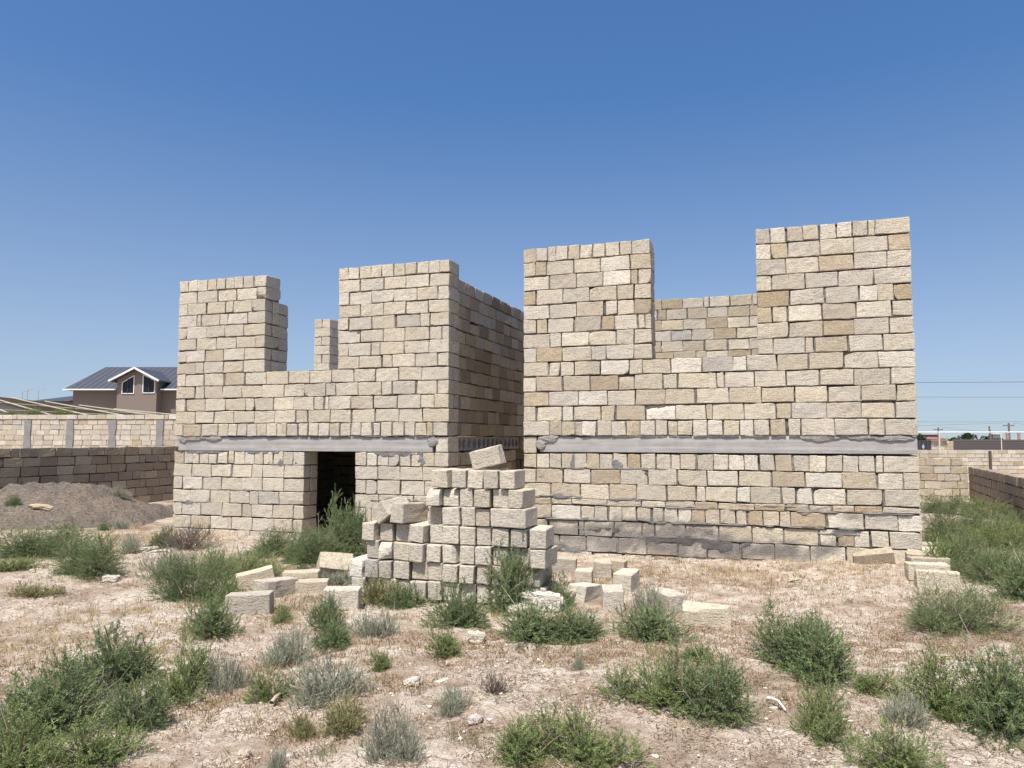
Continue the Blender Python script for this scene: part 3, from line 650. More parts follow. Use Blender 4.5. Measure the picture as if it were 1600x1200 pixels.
# ---------------------------------------------------------------- scrub
def bush_proto(kind, wid, seed):
    """dome of curved stems carrying feathery sprigs of narrow leaves"""
    g = np.random.default_rng(seed); fol = MB(); stm = MB()
    K = dict(green=dict(h=.62, cols=[(.171, .243, .110), (.218, .297, .132), (.136, .201, .096), (.264, .337, .149)], lw=.0036, ll=.015, dens=3.2, up=.12, stem=(.16, .13, .085)),
             light=dict(h=.7, cols=[(.249, .336, .122), (.210, .284, .109), (.316, .377, .149), (.167, .232, .095)], lw=.0036, ll=.015, dens=2.6, up=.25, stem=(.17, .14, .08)),
             grey=dict(h=.62, cols=[(.466, .487, .374), (.380, .412, .316), (.552, .553, .427), (.327, .347, .256)], lw=.0027, ll=.014, dens=2.6, up=1.0, stem=(.22, .2, .15)),
             yellow=dict(h=.55, cols=[(.300, .294, .125), (.225, .244, .112), (.350, .325, .150), (.163, .194, .094)], lw=.004, ll=.017, dens=1.5, up=.6, stem=(.2, .16, .08)),
             brown=dict(h=.62, cols=[(.247, .189, .163), (.195, .156, .137), (.273, .227, .182), (.169, .156, .111)], lw=.003, ll=.016, dens=1.5, up=.9, stem=(.13, .1, .09)))[kind]
    cols = np.array(K['cols']); rx = wid / 2; H = K['h'] * wid
    lobes = [(g.uniform(-.68, .68) * rx, g.uniform(-.5, .5) * rx, g.uniform(.34, .60) * rx, g.uniform(.38, 1.12) * H) for _ in range(int(g.integers(7, 11)))] + [(g.uniform(-.25, .25) * rx, 0, .55 * rx, H * g.uniform(.55, .85))]
    area = wid * wid; nsp = int(max(60, 330 * K['dens'] * (area ** .72) * 1.7)); nmain = int(14 + 22 * wid)
    bases = []
    for i in range(nmain):
        lx, ly, lr, lh_ = lobes[i % len(lobes)]; th = g.uniform(0, 6.283); rr = math.sqrt(g.uniform(0, 1)) * lr
        end = np.array([lx + math.cos(th) * rr, ly + math.sin(th) * rr, lh_ * math.sqrt(max(.08, 1 - (rr / lr) ** 2)) * g.uniform(.7, 1.0)])
        st = np.array([end[0] * g.uniform(.12, .35), end[1] * g.uniform(.12, .35), -.02]); mid = (st + end) / 2 + np.array([0, 0, .10 * wid * (1 - K['up'] * .8)])
        pts = [(1 - t) ** 2 * st + 2 * t * (1 - t) * mid + t * t * end for t in np.linspace(0, 1, 5)]
        stm.tube(pts, np.linspace(.006, .002, 5), np.array(K['stem']) * g.uniform(.8, 1.2), 4); bases.append((st, mid, end))
    for i in range(int(3 + 5 * wid)):      # bare dead twigs sticking out
        th = g.uniform(0, 6.283); rr = rx * g.uniform(.3, 1.05); e_ = np.array([math.cos(th) * rr, math.sin(th) * rr, H * g.uniform(.3, 1.15)]); m_ = e_ * .5 + g.normal(0, .03, 3)
        stm.tube([e_ * .1, m_, e_, e_ + g.normal(0, .03, 3) + np.array([0, 0, .03])], [.0034, .0026, .0016, .0008], np.array((.30, .26, .2)) * g.uniform(.6, 1.2), 4)
    # sprigs
    V = []; C = []
    for i in range(nsp):
        lx, ly, lr, lh_ = lobes[g.integers(len(lobes))]; th = g.uniform(0, 6.283); q = math.sqrt(g.uniform(0.02, 1)); sh = g.uniform(.42, 1.0) ** .6 * (1.0 if g.random() < .85 else g.uniform(1.0, 1.3))
        el = math.acos(g.uniform(0.02, 1)) ; dr = np.array([math.cos(th) * math.sin(el), math.sin(th) * math.sin(el), math.cos(el)])
        p = np.array([lx + dr[0] * lr * sh, ly + dr[1] * lr * sh, max(.01, dr[2] * lh_ * sh)])
        ax = dr * np.array([1, 1, .8]) + np.array([0, 0, K['up']]) + g.normal(0, .36, 3); ax /= np.linalg.norm(ax)
        L = g.uniform(.055, .125) * (1.25 if g.random() < .15 else 1) * min(1.2, .6 + wid * .6)
        col = cols[g.integers(len(cols))] * g.uniform(.78, 1.22)
        p0 = p - ax * L * .5; curve = g.normal(0, .25, 3)
        stm.tube([p0, p0 + ax * L * .55 + curve * L * .1, p0 + ax * L + curve * L * .3], [.0016, .0013, .0006], np.array(K['stem']) * .9 + col * .2, 3)
        nl = int(g.integers(26, 40) * (1.15 if kind == 'grey' else 1)); t = g.uniform(.05, 1.05, nl)
        lp = p0 + ax * (t * L)[:, None] + curve * (L * .3 * t * t)[:, None]
        rnd = g.normal(0, 1, (nl, 3)); rnd -= (rnd @ ax)[:, None] * ax; rnd /= np.linalg.norm(rnd, axis=1, keepdims=True) + 1e-9
        spread = .5 if kind in ('grey', 'brown') else 1.15
        ld = ax * 1.0 + rnd * spread * (1.15 - t * .6)[:, None]; ld /= np.linalg.norm(ld, axis=1, keepdims=True)
        ll = K['ll'] * g.uniform(.6, 1.3, nl) * (1.25 - .5 * t); wv = np.cross(ld, g.normal(0, 1, (nl, 3))); wv /= np.linalg.norm(wv, axis=1, keepdims=True) + 1e-9
        hw = (K['lw'] * g.uniform(.7, 1.2, nl) * .5)[:, None] * wv
        q4 = np.stack([lp, lp + ld * (ll * .5)[:, None] + hw, lp + ld * ll[:, None], lp + ld * (ll * .5)[:, None] - hw], 1)
        V.append(q4.reshape(-1, 3)); C.append(np.repeat(col * g.uniform(.85, 1.15, (nl, 1)), 4, 0))
    V = np.concatenate(V); C = np.concatenate(C); V[:, 2] = np.maximum(V[:, 2], -.01)
    fol.add(V, np.arange(len(V)).reshape(-1, 4), C)
    return fol, stm, wid, H
PROTO = {}
def get_proto(kind, w_m, var):
    sz = .5 if w_m < .72 else 1.05
    key = (kind, sz, var)
    if key not in PROTO:
        f, s, wd, H = bush_proto(kind, sz, hash((kind == 'green', kind == 'grey', kind == 'light', kind == 'yellow', sz > .6, var)) % 100000)
        PROTO[key] = [f, s, wd, H, None]
    return PROTO[key]
def bush(px, py, wpx, hpx, kind, label, group='wild bushes on the plot', var=None, dz=0., depth=None):
    p = ground_at(px, py) if depth is None else at_depth(px, py, depth)
    wm = wpx / FPX * p[1]; hm = hpx / FPX * p[1]
    y = p[1] + wm * .33; x = p[0] * (y / p[1])
    var = rng.integers(4) if var is None else var
    pr = get_proto(kind, wm, int(var))
    if pr[4] is None:
        root = empty('shrub'); pr[0].build('foliage', LEAF, root); pr[1].build('stems', STEM, root); pr[4] = root; first = True
    else: root = copy_thing(pr[4])
    root.location = (x, y, (float(relief(x, y)) if depth is None else p[2]) - .01 + dz); sc = wm / pr[2] * 1.08
    root.scale = (sc * rng.uniform(.9, 1.15), sc * rng.uniform(.8, 1.1), max(.5, hm / pr[3] * .95)); root.rotation_euler = (0, 0, rng.uniform(0, 6.28))
    tag(root, label, 'bush', group); return root
BUSHES = [
 (65, 872, 150, 62, 'green', 'dark green bush at the left edge, before the gravel heap'),
 (138, 908, 140, 82, 'green', 'rounded feathery green bush, right of the darker one at the left edge'),
 (205, 868, 46, 32, 'grey', 'small grey shrub just right of the big rounded bush on the left'),
 (290, 868, 84, 52, 'brown', 'purple-brown dry bush against the left corner of the left house'),
 (252, 862, 44, 36, 'green', 'small green bush left of the purple-brown dry one'),
 (262, 910, 80, 50, 'grey', 'greyish bush at the left end of the big scrub before the left house'),
 (300, 945, 125, 92, 'green', 'tall green bush in the scrub before the left house, above a dark low one'),
 (372, 905, 140, 58, 'light', 'light green bush in the scrub below the left house wall'),
 (325, 1004, 88, 72, 'green', 'dark low bush standing alone left of the nearest loose block'),
 (355, 948, 70, 48, 'light', 'yellowish green bush between the half buried block and the dark bush'),
 (425, 872, 90, 50, 'green', 'green bush against the left house wall, left of the doorway'),
 (505, 884, 120, 70, 'green', 'broad green bush growing before the dark doorway'),
 (538, 872, 80, 100, 'green', 'tall tapering bush rising in the dark doorway'),
 (470, 880, 70, 48, 'green', 'dark bush left of the doorway, behind the tipped block'),
 (596, 945, 90, 55, 'yellow', 'yellow-green bush at the left foot of the stack'),
 (625, 946, 60, 42, 'green', 'dark small bush right of the yellow-green one at the left foot of the stack'),
 (525, 918, 80, 34, 'grey', 'blue-grey bush behind the pale block, below the tipped one'),
 (587, 992, 74, 52, 'grey', 'rounded blue-grey shrub standing out in the middle left ground'),
 (508, 985, 60, 52, 'green', 'green bush hiding the pale block, left of the round blue-grey shrub'),
 (520, 1012, 80, 46, 'green', 'spreading green bush left of the round blue-grey shrub'),
 (440, 978, 40, 26, 'light', 'small bright weed right of the nearest loose block'),
 (450, 1044, 86, 62, 'grey', 'tall grey shrub below the small bright weed'),
 (430, 1104, 74, 58, 'light', 'green bush left of the widest grey shrub'),
 (525, 1114, 145, 72, 'grey', 'widest grey shrub in the lower left foreground'),
 (538, 1163, 96, 54, 'yellow', 'yellow-green bush in the lower left foreground, below the widest grey shrub'),
 (627, 1212, 100, 88, 'grey', 'sparse grey shrub at the bottom edge, left of centre'),
 (706, 1134, 66, 40, 'grey', 'small grey tuft on bare ground below the middle'),
 (770, 1105, 44, 42, 'brown', 'small dry tuft in the middle of the bare ground'),
 (597, 1056, 44, 27, 'light', 'small green tuft alone on bare ground right of the tall grey shrub'),
 (470, 1166, 56, 30, 'yellow', 'sparse low weed left of the yellow-green foreground bush'),
 (432, 1214, 40, 40, 'grey', 'grey sprig at the bottom edge, left of the sparse grey shrub'),
 (724, 982, 98, 76, 'green', 'green bush before the middle of the stack'),
 (697, 1034, 68, 54, 'light', 'two-tone green bush left of the rounded white stone'),
 (824, 1004, 122, 68, 'green', 'dark bush below the jagged stones, left half of a pair'),
 (902, 1002, 112, 58, 'green', 'dark bush below the jagged stones, right half of a pair'),
 (803, 957, 96, 118, 'green', 'dark sprigged bush growing up against the stack'),
 (872, 950, 62, 56, 'green', 'dark bush at the right foot of the stack'),
 (1008, 1003, 116, 62, 'green', 'small dark bush in front of the square topped blocks'),
 (1014, 962, 48, 58, 'grey', 'grey tuft between the two bright square topped blocks'),
 (1085, 1036, 52, 28, 'light', 'small light weed right of the small dark bush'),
 (905, 1060, 26, 26, 'grey', 'tiny grey sprig on the bare middle ground'),
 (1012, 1128, 130, 92, 'light', 'bright green bush in the middle foreground, left half of a pair'),
 (1102, 1152, 140, 112, 'green', 'darker green bush in the middle foreground, right half of a pair'),
 (818, 1220, 130, 92, 'light', 'light green bush at the bottom edge, middle'),
 (915, 1218, 150, 88, 'light', 'olive green bush at the bottom edge, right of the middle one'),
 (1222, 1046, 150, 92, 'green', 'spreading dark bush, left half of the big clump before the right house'),
 (1296, 1068, 165, 108, 'green', 'spreading dark bush, right half of the big clump before the right house'),
 (1360, 1088, 80, 46, 'light', 'thin green bush at the right end of the big clump'),
 (1288, 1170, 106, 98, 'light', 'upright light green bush in the right foreground'),
 (1402, 1138, 84, 58, 'grey', 'bluish grey shrub in the right foreground'),
 (1490, 994, 140, 84, 'green', 'dense dark bush in front of the short row of blocks'),
 (1478, 1130, 140, 112, 'light', 'tall green bush in the right foreground, beside the bluish grey shrub'),
 (1562, 1154, 185, 148, 'green', 'largest green bush, at the right edge of the foreground'),
 (1398, 1222, 130, 84, 'light', 'light green bush at the bottom edge, right'),
 (190, 1078, 120, 96, 'green', 'bushy green shrub on the left, at the top of the foreground thicket'),
 (285, 1100, 130, 92, 'light', 'light green shrub on the left, in the foreground thicket'),
 (358, 1082, 80, 66, 'grey', 'grey shrub at the right end of the left foreground thicket'),
 (75, 1155, 160, 115, 'green', 'wide green shrub at the left edge of the foreground thicket'),
 (212, 1148, 110, 84, 'green', 'green shrub at the lower right of the left foreground thicket'),
 (28, 1222, 150, 110, 'light', 'pale green shrub in the bottom left corner'),
 (140, 1212, 150, 90, 'light', 'olive shrub at the bottom edge of the left thicket'),
 (120, 1105, 110, 80, 'brown', 'thin brownish shrub inside the left thicket'),
 (1480, 850, 104, 62, 'green', 'dark bush beside the right house corner, in the far right scrub'),
 (1545, 858, 110, 60, 'light', 'light green bush in the far right scrub'),
 (1598, 862, 105, 62, 'light', 'yellowish bush at the right edge, under the dark wall'),
 (1470, 905, 88, 66, 'light', 'green bush behind the short row of blocks'),
 (1545, 918, 120, 78, 'green', 'big dark bush in the right scrub, above the dense one'),
 (1605, 945, 105, 80, 'green', 'dark bush at the right edge, in the middle of the scrub'),
 (1476, 806, 80, 38, 'green', 'far bush under the lit low wall on the right'),
 (1540, 814, 92, 36, 'light', 'far pale bush under the dark low wall'),
 (1596, 818, 76, 30, 'green', 'far dark bush at the right edge under the dark low wall'),
 (1512, 885, 105, 56, 'green', 'mid green bush in the right scrub, left of the biggest dark one'),
 (1590, 900, 100, 56, 'light', 'pale green bush at the right edge of the scrub, above the dark edge bush'),
 (1518, 836, 100, 38, 'green', 'low green bush in the far right scrub between paler ones'),
 (1455, 880, 60, 44, 'green', 'dark bush hugging the corner of the right house, behind the row of blocks'),
 (1575, 840, 90, 36, 'green', 'dark low bush in the far right scrub, right of the paler ones'),
 (25, 792, 24, 20, 'green', 'tiny bush on the left of the gravel heap'),
 (20, 890, 60, 30, 'light', 'low weed at the left edge, below the dark bush'),
 (60, 938, 80, 26, 'yellow', 'low yellowish weed at the left edge of the bare ground'),
]
for bdef in BUSHES: bush(*bdef)

# ---------------------------------------------------------------- dry grass, litter, pebbles (uncountable)
def scatter(n, dmin, dmax):
    d = rng.uniform(dmin, dmax, n) if False else dmin * (dmax / dmin) ** rng.uniform(0, 1, n) ; x = rng.uniform(-.76, .76, n) * d
    return x, d
def in_house(x, y):
    u = (x - P0[0]) * D[0] + (y - P0[1]) * D[1]; v = (x - P0[0]) * N[0] + (y - P0[1]) * N[1]
    return (v > -.02) & (v < 5) & (u > -10.9) & (u < .8)
def pebbles():
    n = 3200; x, y = scatter(n, 3.2, 14); k = ~in_house(x, y); x, y = x[k], y[k]; n = len(x)
    ico = np.array([(0, 0, 1), (.9, 0, .3), (.28, .85, .3), (-.72, .53, .3), (-.72, -.53, .3), (.28, -.85, .3), (.7, .5, -.5), (-.3, .8, -.5), (-.85, 0, -.5), (-.3, -.8, -.5), (.7, -.5, -.5)])
    Fi = np.array([(0, 1, 2), (0, 2, 3), (0, 3, 4), (0, 4, 5), (0, 5, 1), (1, 6, 2), (2, 7, 3), (3, 8, 4), (4, 9, 5), (5, 10, 1), (2, 6, 7), (3, 7, 8), (4, 8, 9), (5, 9, 10), (1, 10, 6)])
    s = rng.lognormal(-4.9, .5, n); s = np.clip(s, .003, .022)
    V = ico[None] * (1 + rng.normal(0, .18, (n, 11, 3))) * s[:, None, None] * np.stack([np.ones(n), rng.uniform(.6, 1, n), rng.uniform(.35, .7, n)], -1)[:, None]
    a = rng.uniform(0, 6.28, n); ca, sa = np.cos(a)[:, None], np.sin(a)[:, None]
    X = V[..., 0] * ca - V[..., 1] * sa + x[:, None]; Y = V[..., 0] * sa + V[..., 1] * ca + y[:, None]; Z = V[..., 2] + (relief(x, y) + s * .15)[:, None]
    c = np.array([(.62, .55, .45), (.5, .42, .33), (.7, .65, .57), (.36, .28, .21)])[rng.integers(0, 4, n)]
    b = MB(); b.add(np.stack([X, Y, Z], -1).reshape(-1, 3), (Fi[None] + (np.arange(n) * 11)[:, None, None]).reshape(-1, 3), np.repeat(c, 11, 0))
    o = b.build('pebbles', tinted('pebble_stone', .95, .15, 60)); tag(o, 'small pale pebbles and crumbs strewn over the bare ground', 'pebbles', kind='stuff')
pebbles()
def blades(n, dmin, dmax, hlo, hhi, lean, cols, mask, name, label, cat, wid=.0035, flat=False, clump=1, cr=.02):
    x, y = scatter(n // clump, dmin, dmax); m = mask(x, y); k = (rng.uniform(0, 1, len(x)) < m) & ~in_house(x, y); x, y = x[k], y[k]
    hs_c = np.repeat(rng.uniform(.6, 1.2, len(x)), clump); cc = np.repeat(np.array(cols)[rng.integers(0, len(cols), len(x))], clump, 0)
    x = np.repeat(x, clump) + rng.normal(0, cr, len(x) * clump); y = np.repeat(y, clump) + rng.normal(0, cr, len(y) * clump); n = len(x)
    a = rng.uniform(0, 6.28, n); h = rng.uniform(hlo, hhi, n) * hs_c; tl = rng.uniform(.05, lean, n)
    d = np.stack([np.cos(a) * tl, np.sin(a) * tl, np.ones(n) * (.10 if flat else 1)], -1); d /= np.linalg.norm(d, axis=1, keepdims=True)
    z = relief(x, y) + (.006 if flat else -.004); P = np.stack([x, y, z], -1); wa = rng.uniform(0, 6.28, n); wv = np.stack([np.cos(wa), np.sin(wa), rng.normal(0, .3, n)], -1) * (wid * (.4 + y * .09) * .5)[:, None]
    if flat: wv = np.stack([-np.sin(a), np.cos(a), 0 * a], -1) * (wid * (.4 + y * .09) * .5)[:, None]
    t = P + d * h[:, None]
    V = np.stack([P - wv, P + wv, t + wv * .35, t - wv * .35], 1).reshape(-1, 3); F = (np.array([0, 1, 2, 3])[None] + (np.arange(n) * 4)[:, None])
    cc = cc * rng.uniform(.7, 1.3, (n, 1))
    b = MB(); b.add(V, F, np.repeat(cc, 4, 0)); o = b.build(name, LEAF); tag(o, label, cat, kind='stuff')
def mk(seed, f, lo, hi): return lambda x, y: np.clip((fbm(x * f, y * f, 0, seed, 4) - lo) / (hi - lo), 0, 1)
def gauss(x, y, px, py, rx, ry): p = ground_at(px, py); return np.exp(-((x - p[0]) / rx) ** 2 - ((y - p[1]) / ry) ** 2)
red = lambda x, y: np.clip(1.0 * mk(51, .8, -.25, .8)(x, y) * mk(52, 3.1, -.9, .5)(x, y) + .9 * gauss(x, y, 1010, 1005, 1.6, .5) + .7 * gauss(x, y, 1120, 920, 1.5, 1.1) + .8 * gauss(x, y, 1420, 1010, .9, 1.0) + .5 * gauss(x, y, 790, 1000, 1.2, .4), 0, 1)
blades(330000, 3.0, 13, .010, .038, 1.3, [(.34, .235, .13), (.28, .185, .11), (.43, .31, .18), (.21, .145, .09), (.47, .37, .22)], red, 'dry_weeds', 'reddish brown dried weeds carpeting patches of the ground', 'dry weeds', .0062, clump=5, cr=.022)
blades(170000, 3.0, 14, .01, .045, 3.0, [(.44, .34, .23), (.28, .2, .135), (.58, .49, .36), (.17, .125, .09), (.12, .09, .07)], lambda x, y: .25 + .75 * mk(55, 1.1, -.5, .6)(x, y), 'plant_litter', 'dry stalks and twigs lying scattered on the ground', 'litter', .0060, True)
straw = lambda x, y: np.clip(mk(61, .7, .25, .9)(x, y) * mk(62, 4, -.3, .5)(x, y) + .8 * gauss(x, y, 235, 838, 1.0, 1.2) + .6 * gauss(x, y, 60, 1000, 1.2, .8) * mk(63, 3, -.2, .5)(x, y) + .7 * gauss(x, y, 1180, 895, 1.9, .35) + .4 * gauss(x, y, 1340, 900, 1, .5) + .6 * gauss(x, y, 200, 970, 1.3, .6) * mk(64, 3, -.2, .5)(x, y) + .3 * gauss(x, y, 1480, 860, 1, 1.6), 0, 1)
blades(220000, 3.0, 15, .025, .085, .75, [(.50, .385, .20), (.56, .45, .26), (.44, .32, .16), (.40, .34, .17)], straw, 'straw_grass', 'straw coloured dry grass in loose tufts', 'dry grass', .0044, clump=9, cr=.022)
grn = lambda x, y: np.clip(mk(71, 1.0, .35, .9)(x, y) * mk(72, 4.5, -.1, .5)(x, y) + .6 * gauss(x, y, 20, 900, 1.2, .9) * mk(73, 2, -.3, .5)(x, y) + .8 * gauss(x, y, 480, 940, 1.2, .6) + .9 * gauss(x, y, 380, 880, 1.6, .9) + .9 * gauss(x, y, 1560, 860, 2.2, 3) + .5 * gauss(x, y, 1350, 1090, .8, .4) + .6 * gauss(x, y, 870, 910, .8, .4), 0, 1)
blades(170000, 3.0, 16, .02, .075, 1.0, [(.17, .205, .095), (.13, .165, .08), (.23, .25, .13), (.27, .27, .13)], grn, 'low_weeds', 'low green weeds creeping between the bushes', 'weeds', .0046, clump=9, cr=.03)

# ---------------------------------------------------------------- left background
# gravel heap
mb = MB(); n = 110; X, Y = np.meshgrid(np.linspace(-2.9, 2.9, n), np.linspace(-2.7, 2.7, n))
rr = np.sqrt((X / 2.35) ** 2 + (Y / 2.3) ** 2) + .10 * fbm(X * .9, Y * .9, 0, 8, 3)
Z = .92 * np.clip(1 - rr, 0, 1) ** .8 * (1 + .10 * fbm(X * 1.7, Y * 1.7, 0, 2, 3)); Z = np.minimum(Z, .64 + .10 * Z + .05 * fbm(X * 2, Y * 2, 0, 12, 3)) + (noise(X * 3.2, Y * 3.2, 0, 14) * .05 + noise(X * 5.5, Y * 5.5, 0, 16) * .03) * (Z > .02) + noise(X * 9, Y * 9, 0, 4) * .02 * (Z > .01) + noise(X * 17, Y * 17, 0, 6) * .022 * (Z > .01) - .04
i_ = np.arange(n * n).reshape(n, n); mb.add(np.stack([X, Y, Z], -1).reshape(-1, 3), np.stack([i_[:-1, :-1], i_[:-1, 1:], i_[1:, 1:], i_[1:, :-1]], -1).reshape(-1, 4))
def gravel_mat():
    m = NT('gravel'); co = m.obj(); a = m.noise(co, 24, 5, .75); b2 = m.noise(co, 1.2, 4); v = m.n('ShaderNodeTexVoronoi', {'Vector': co, 'Scale': 30.}).outputs['Color']
    c = m.mix(m.ramp(b2, [(.4, 0), (.65, .6)]), (.175, .148, .125), (.26, .195, .14)); c = m.mix(m.ramp(a, [(.36, .9), (.5, 0)]), c, (.07, .06, .05)); c = m.mix(m.ramp(a, [(.54, 0), (.66, .6)]), c, (.42, .38, .33))
    m.col(c); m.nrm(m.bump(m.math('ADD', a, v), 1., .05)); return m.m
o = mb.build('gravel_heap', gravel_mat(), smooth=True); o.location = (-9.05, 15.2, 0); tag(o, 'broad heap of grey gravel and earth in front of the dark yard wall', 'gravel heap')

HX, HY, HZ = X - 9.05, Y + 15.2, Z
def on_heap(px, Y_):
    x = (px - 800) / FPX * Y_; q = (HX - x) ** 2 + (HY - Y_) ** 2
    return max(float(HZ.flat[q.argmin()]) if q.min() < .02 else -1, float(relief(x, Y_)))
for (px, wpx, hpx, Y_, kd, lb) in [(28, 24, 18, 14.0, 'green', 'small bush on the left flank of the gravel heap'), (196, 30, 24, 13.7, 'grey', 'small sprig on the right flank of the gravel heap'), (168, 24, 16, 13.4, 'green', 'tiny sprig low on the gravel heap'), (190, 34, 22, 15.5, 'grey', 'sprig on the right shoulder of the gravel heap, against the dark wall'), (45, 22, 36, 16.0, 'brown', 'thin tall weed behind the gravel heap, against the dark yard wall')]:
    o = bush(px, 700, wpx, hpx, kd, lb, depth=Y_); o.location = ((px - 800) / FPX * Y_, Y_, on_heap(px, Y_) - .02)
sl = [o for o in bpy.data.objects if o.get('label') == 'brownish slab of stone lying on the gravel heap'][0]
sl.location = ((72 - 800) / FPX * 13.9, 13.9, on_heap(72, 13.9) + .02)
bush(1536, 742, 16, 14, 'green', 'tiny plant growing on top of the lit low wall', depth=20.3)

def line_wall(name, p, q, rows, mats, label, cat, wts, T=.2, dark=1., mcol=(.2, .18, .15), tmpl=T_LO, rec=.012, parent=None, sw=.39):
    p = np.array(p, float); q = np.array(q, float); L = np.linalg.norm(q - p); mb = MB()
    block_wall(mb, rows, lambda a, b: [(0, L)], T=T, tmpl=tmpl, wts=wts, rec=rec, step=.5, core_step=False, mcol=mcol, back=False)
    o = mb.build(name, mats, parent); o.location = (p[0], p[1], 0); dv = (q - p) / L; o.rotation_euler = (0, 0, math.atan2(dv[1], dv[0]))
    if label: tag(o, label, cat)
    return o
# dark shaded yard wall running away on the left (its face looks right)
line_wall('yard_wall', (-11.3, 13.2), (-8.2, 21.6), rows_of(-.2, 1.42, 8), [STONE, MORTAR], 'long low stone block wall in shade behind the gravel heap', 'wall', W_YARD_SHADE, mcol=(.07, .06, .05), tmpl=T_HI)  # shade of this face also put into its dark stone and mortar colours
# lit boundary wall with concrete posts
bw = empty('boundary_wall', (0, 0, 0)); tag(bw, 'sunlit block boundary wall with grey concrete posts below the slatted roof', 'wall')
YB = 32.; k_ = YB / FPX
bx0, bx1 = (-40 - 800) * k_, (300 - 800) * k_
o = line_wall('block_panel', (bx0, YB), (bx1, YB), rows_of(-.2, 2.42, 12), [STONE, MORTAR], None, None, W_RIGHT, parent=bw)
o = line_wall('coping_course', (bx0, YB - .03), (bx1, YB - .03), [(2.43, 2.63, 'S', 0)], [STONE, MORTAR], None, None, W_RIGHT, parent=bw)
for px in (45, 111, 177, 251):
    xx = (px - 800) * k_; b = MB(); ks = 9
    zs = np.linspace(-.1, 2.40, ks); hw = [.145 + rng.uniform(-.03, .03) for _ in zs]
    V = [(xx + s_ * h_, YB - yy, z) for z, h_ in zip(zs, hw) for (s_, yy) in ((-1, -.1), (-1, .05), (1, .05), (1, -.1))]
    b.add(V, [(i * 4 + j, i * 4 + (j + 1) % 4, (i + 1) * 4 + (j + 1) % 4, (i + 1) * 4 + j) for i in range(ks - 1) for j in range(4)]); b.build('concrete_post', CONCD, bw)
# slatted shade roof beyond the wall
DKW = plain('dark_timber', (.085, .062, .04), .8); CRW = plain('cream_timber', (.60, .55, .44), .7)
fa, fb = at_depth(-60, 614, 45), at_depth(275, 651, 43); na, nb = at_depth(-60, 657, 35), at_depth(330, 657, 35)
def cpt(s, t, dz=0): p = (fa * (1 - s) + fb * s) * (1 - t) + (na * (1 - s) + nb * s) * t; return p + np.array([0, 0, dz])
sr = empty('slatted_roof', tuple(cpt(.5, .5))); off = np.array(sr.location)
tag(sr, 'dark slatted shade roof with cream rafters behind the boundary wall', 'shade roof')
b = MB()
for t in np.linspace(0, 1, 34): b.beam(cpt(0, t) - off, cpt(1, t) - off, .24, .03)
b.build('slats', DKW, sr)
for s in np.linspace(.04, .84, 6):
    b = MB(); b.beam(cpt(s - .12, 0, .06) - off, cpt(min(1.05, s + .22), 1, .06) - off, .035, .045); b.build('rafter', CRW, sr)
for t in (.3, .62):
    b = MB(); b.beam(cpt(0, t, .03) - off, cpt(1, t, .03) - off, .02, .02); b.build('batten', CRW, sr)
for s in (.1, .4, .7, .95):
    b = MB(); p = cpt(s, .95, -.03) - off; b.beam(p, p - np.array([0, 0, 2.7]), .08, .08, up=(0, 1, 0)); b.build('post', DKW, sr)
# leafy plants over the wall
for px, w_, h_, lb in [(52, 34, 16, 'green leafy plant peeping over the boundary wall, near its second post'), (18, 30, 10, 'low leafy plant over the boundary wall at the left edge'), (98, 30, 9, 'low leafy plant over the boundary wall, right of the bushier one')]:
    bush(px, 650, w_, h_, 'light', lb, group='plants over the boundary wall', depth=32.4)

# brown house far left
YH = 60.; kh = YH / FPX
hxm = lambda px: (px - 800) * kh
hz = lambda py: EYE + (HOR - py) * kh
hs = empty('brown_house', (hxm(190), YH, 0)); tag(hs, 'distant brown house with dark metal roof and a gabled front of two slanted windows', 'house'); ho = np.array([hxm(190), YH, 0])
WALLB = plain('brown_render', (.205, .165, .140), .9, 3, .15); WALLD = WALLB
def roof_mat():
    m = NT('seamed_metal_roof'); co = m.obj(); wv = m.n('ShaderNodeTexWave', {'Vector': co, 'Scale': .62, 'Distortion': 0.}, wave_type='BANDS', bands_direction='X', wave_profile='SIN').outputs['Fac']
    line = m.ramp(wv, [(.86, 0), (.95, 1)]); m.col(m.mix(line, (.066, .068, .08), (.03, .031, .037))); m.nrm(m.bump(line, .6, .05)); m.p.inputs['Roughness'].default_value = .5; m.p.inputs['Specular IOR Level'].default_value = .4; return m.m
ROOF = roof_mat(); WHITE = plain('white_trim', (.74, .74, .74), .6, 5, .1); GLASSD = plain('dark_glass', (.012, .014, .02), .25, 2, .1, 0., 0., .25)
zE = hz(609); b = MB(); b.box(hxm(113) - ho[0], 9.5, 0, 9, -.1, zE + .05); b.build('wall', WALLB, hs)
zR = zE + 2.25; xl, xr = hxm(104) - ho[0], 10.; yf, yk = -.55, 9.55; ym = 4.5
b = MB(); rl = hxm(163) * 64.5 / 60 - ho[0] 
V = [(xl, yf, zE), (xr, yf, zE), (xr, yk, zE), (xl, yk, zE), (rl, ym, zR), (xr - 3, ym, zR), (xl, yf, zE - .06), (xr, yf, zE - .06), (xr, yk, zE - .06), (xl, yk, zE - .06)]
b.add(V, [(0, 1, 5, 4), (2, 3, 4, 5)]); b.add(V, [(1, 2, 5), (3, 0, 4)]); b.add(V, [(6, 9, 8, 7), (0, 6, 7, 1), (1, 7, 8, 2), (2, 8, 9, 3), (3, 9, 6, 0)]); rf = b.build('roof', ROOF, hs)
b = MB(); b.beam((xl, yf - .07, zE - .02), (hxm(187) - ho[0], yf - .07, zE - .02), .1, .1); b.beam((hxm(255) - ho[0], yf - .07, zE - .02), (xr, yf - .07, zE - .02), .1, .1); b.build('gutter', WHITE, rf)
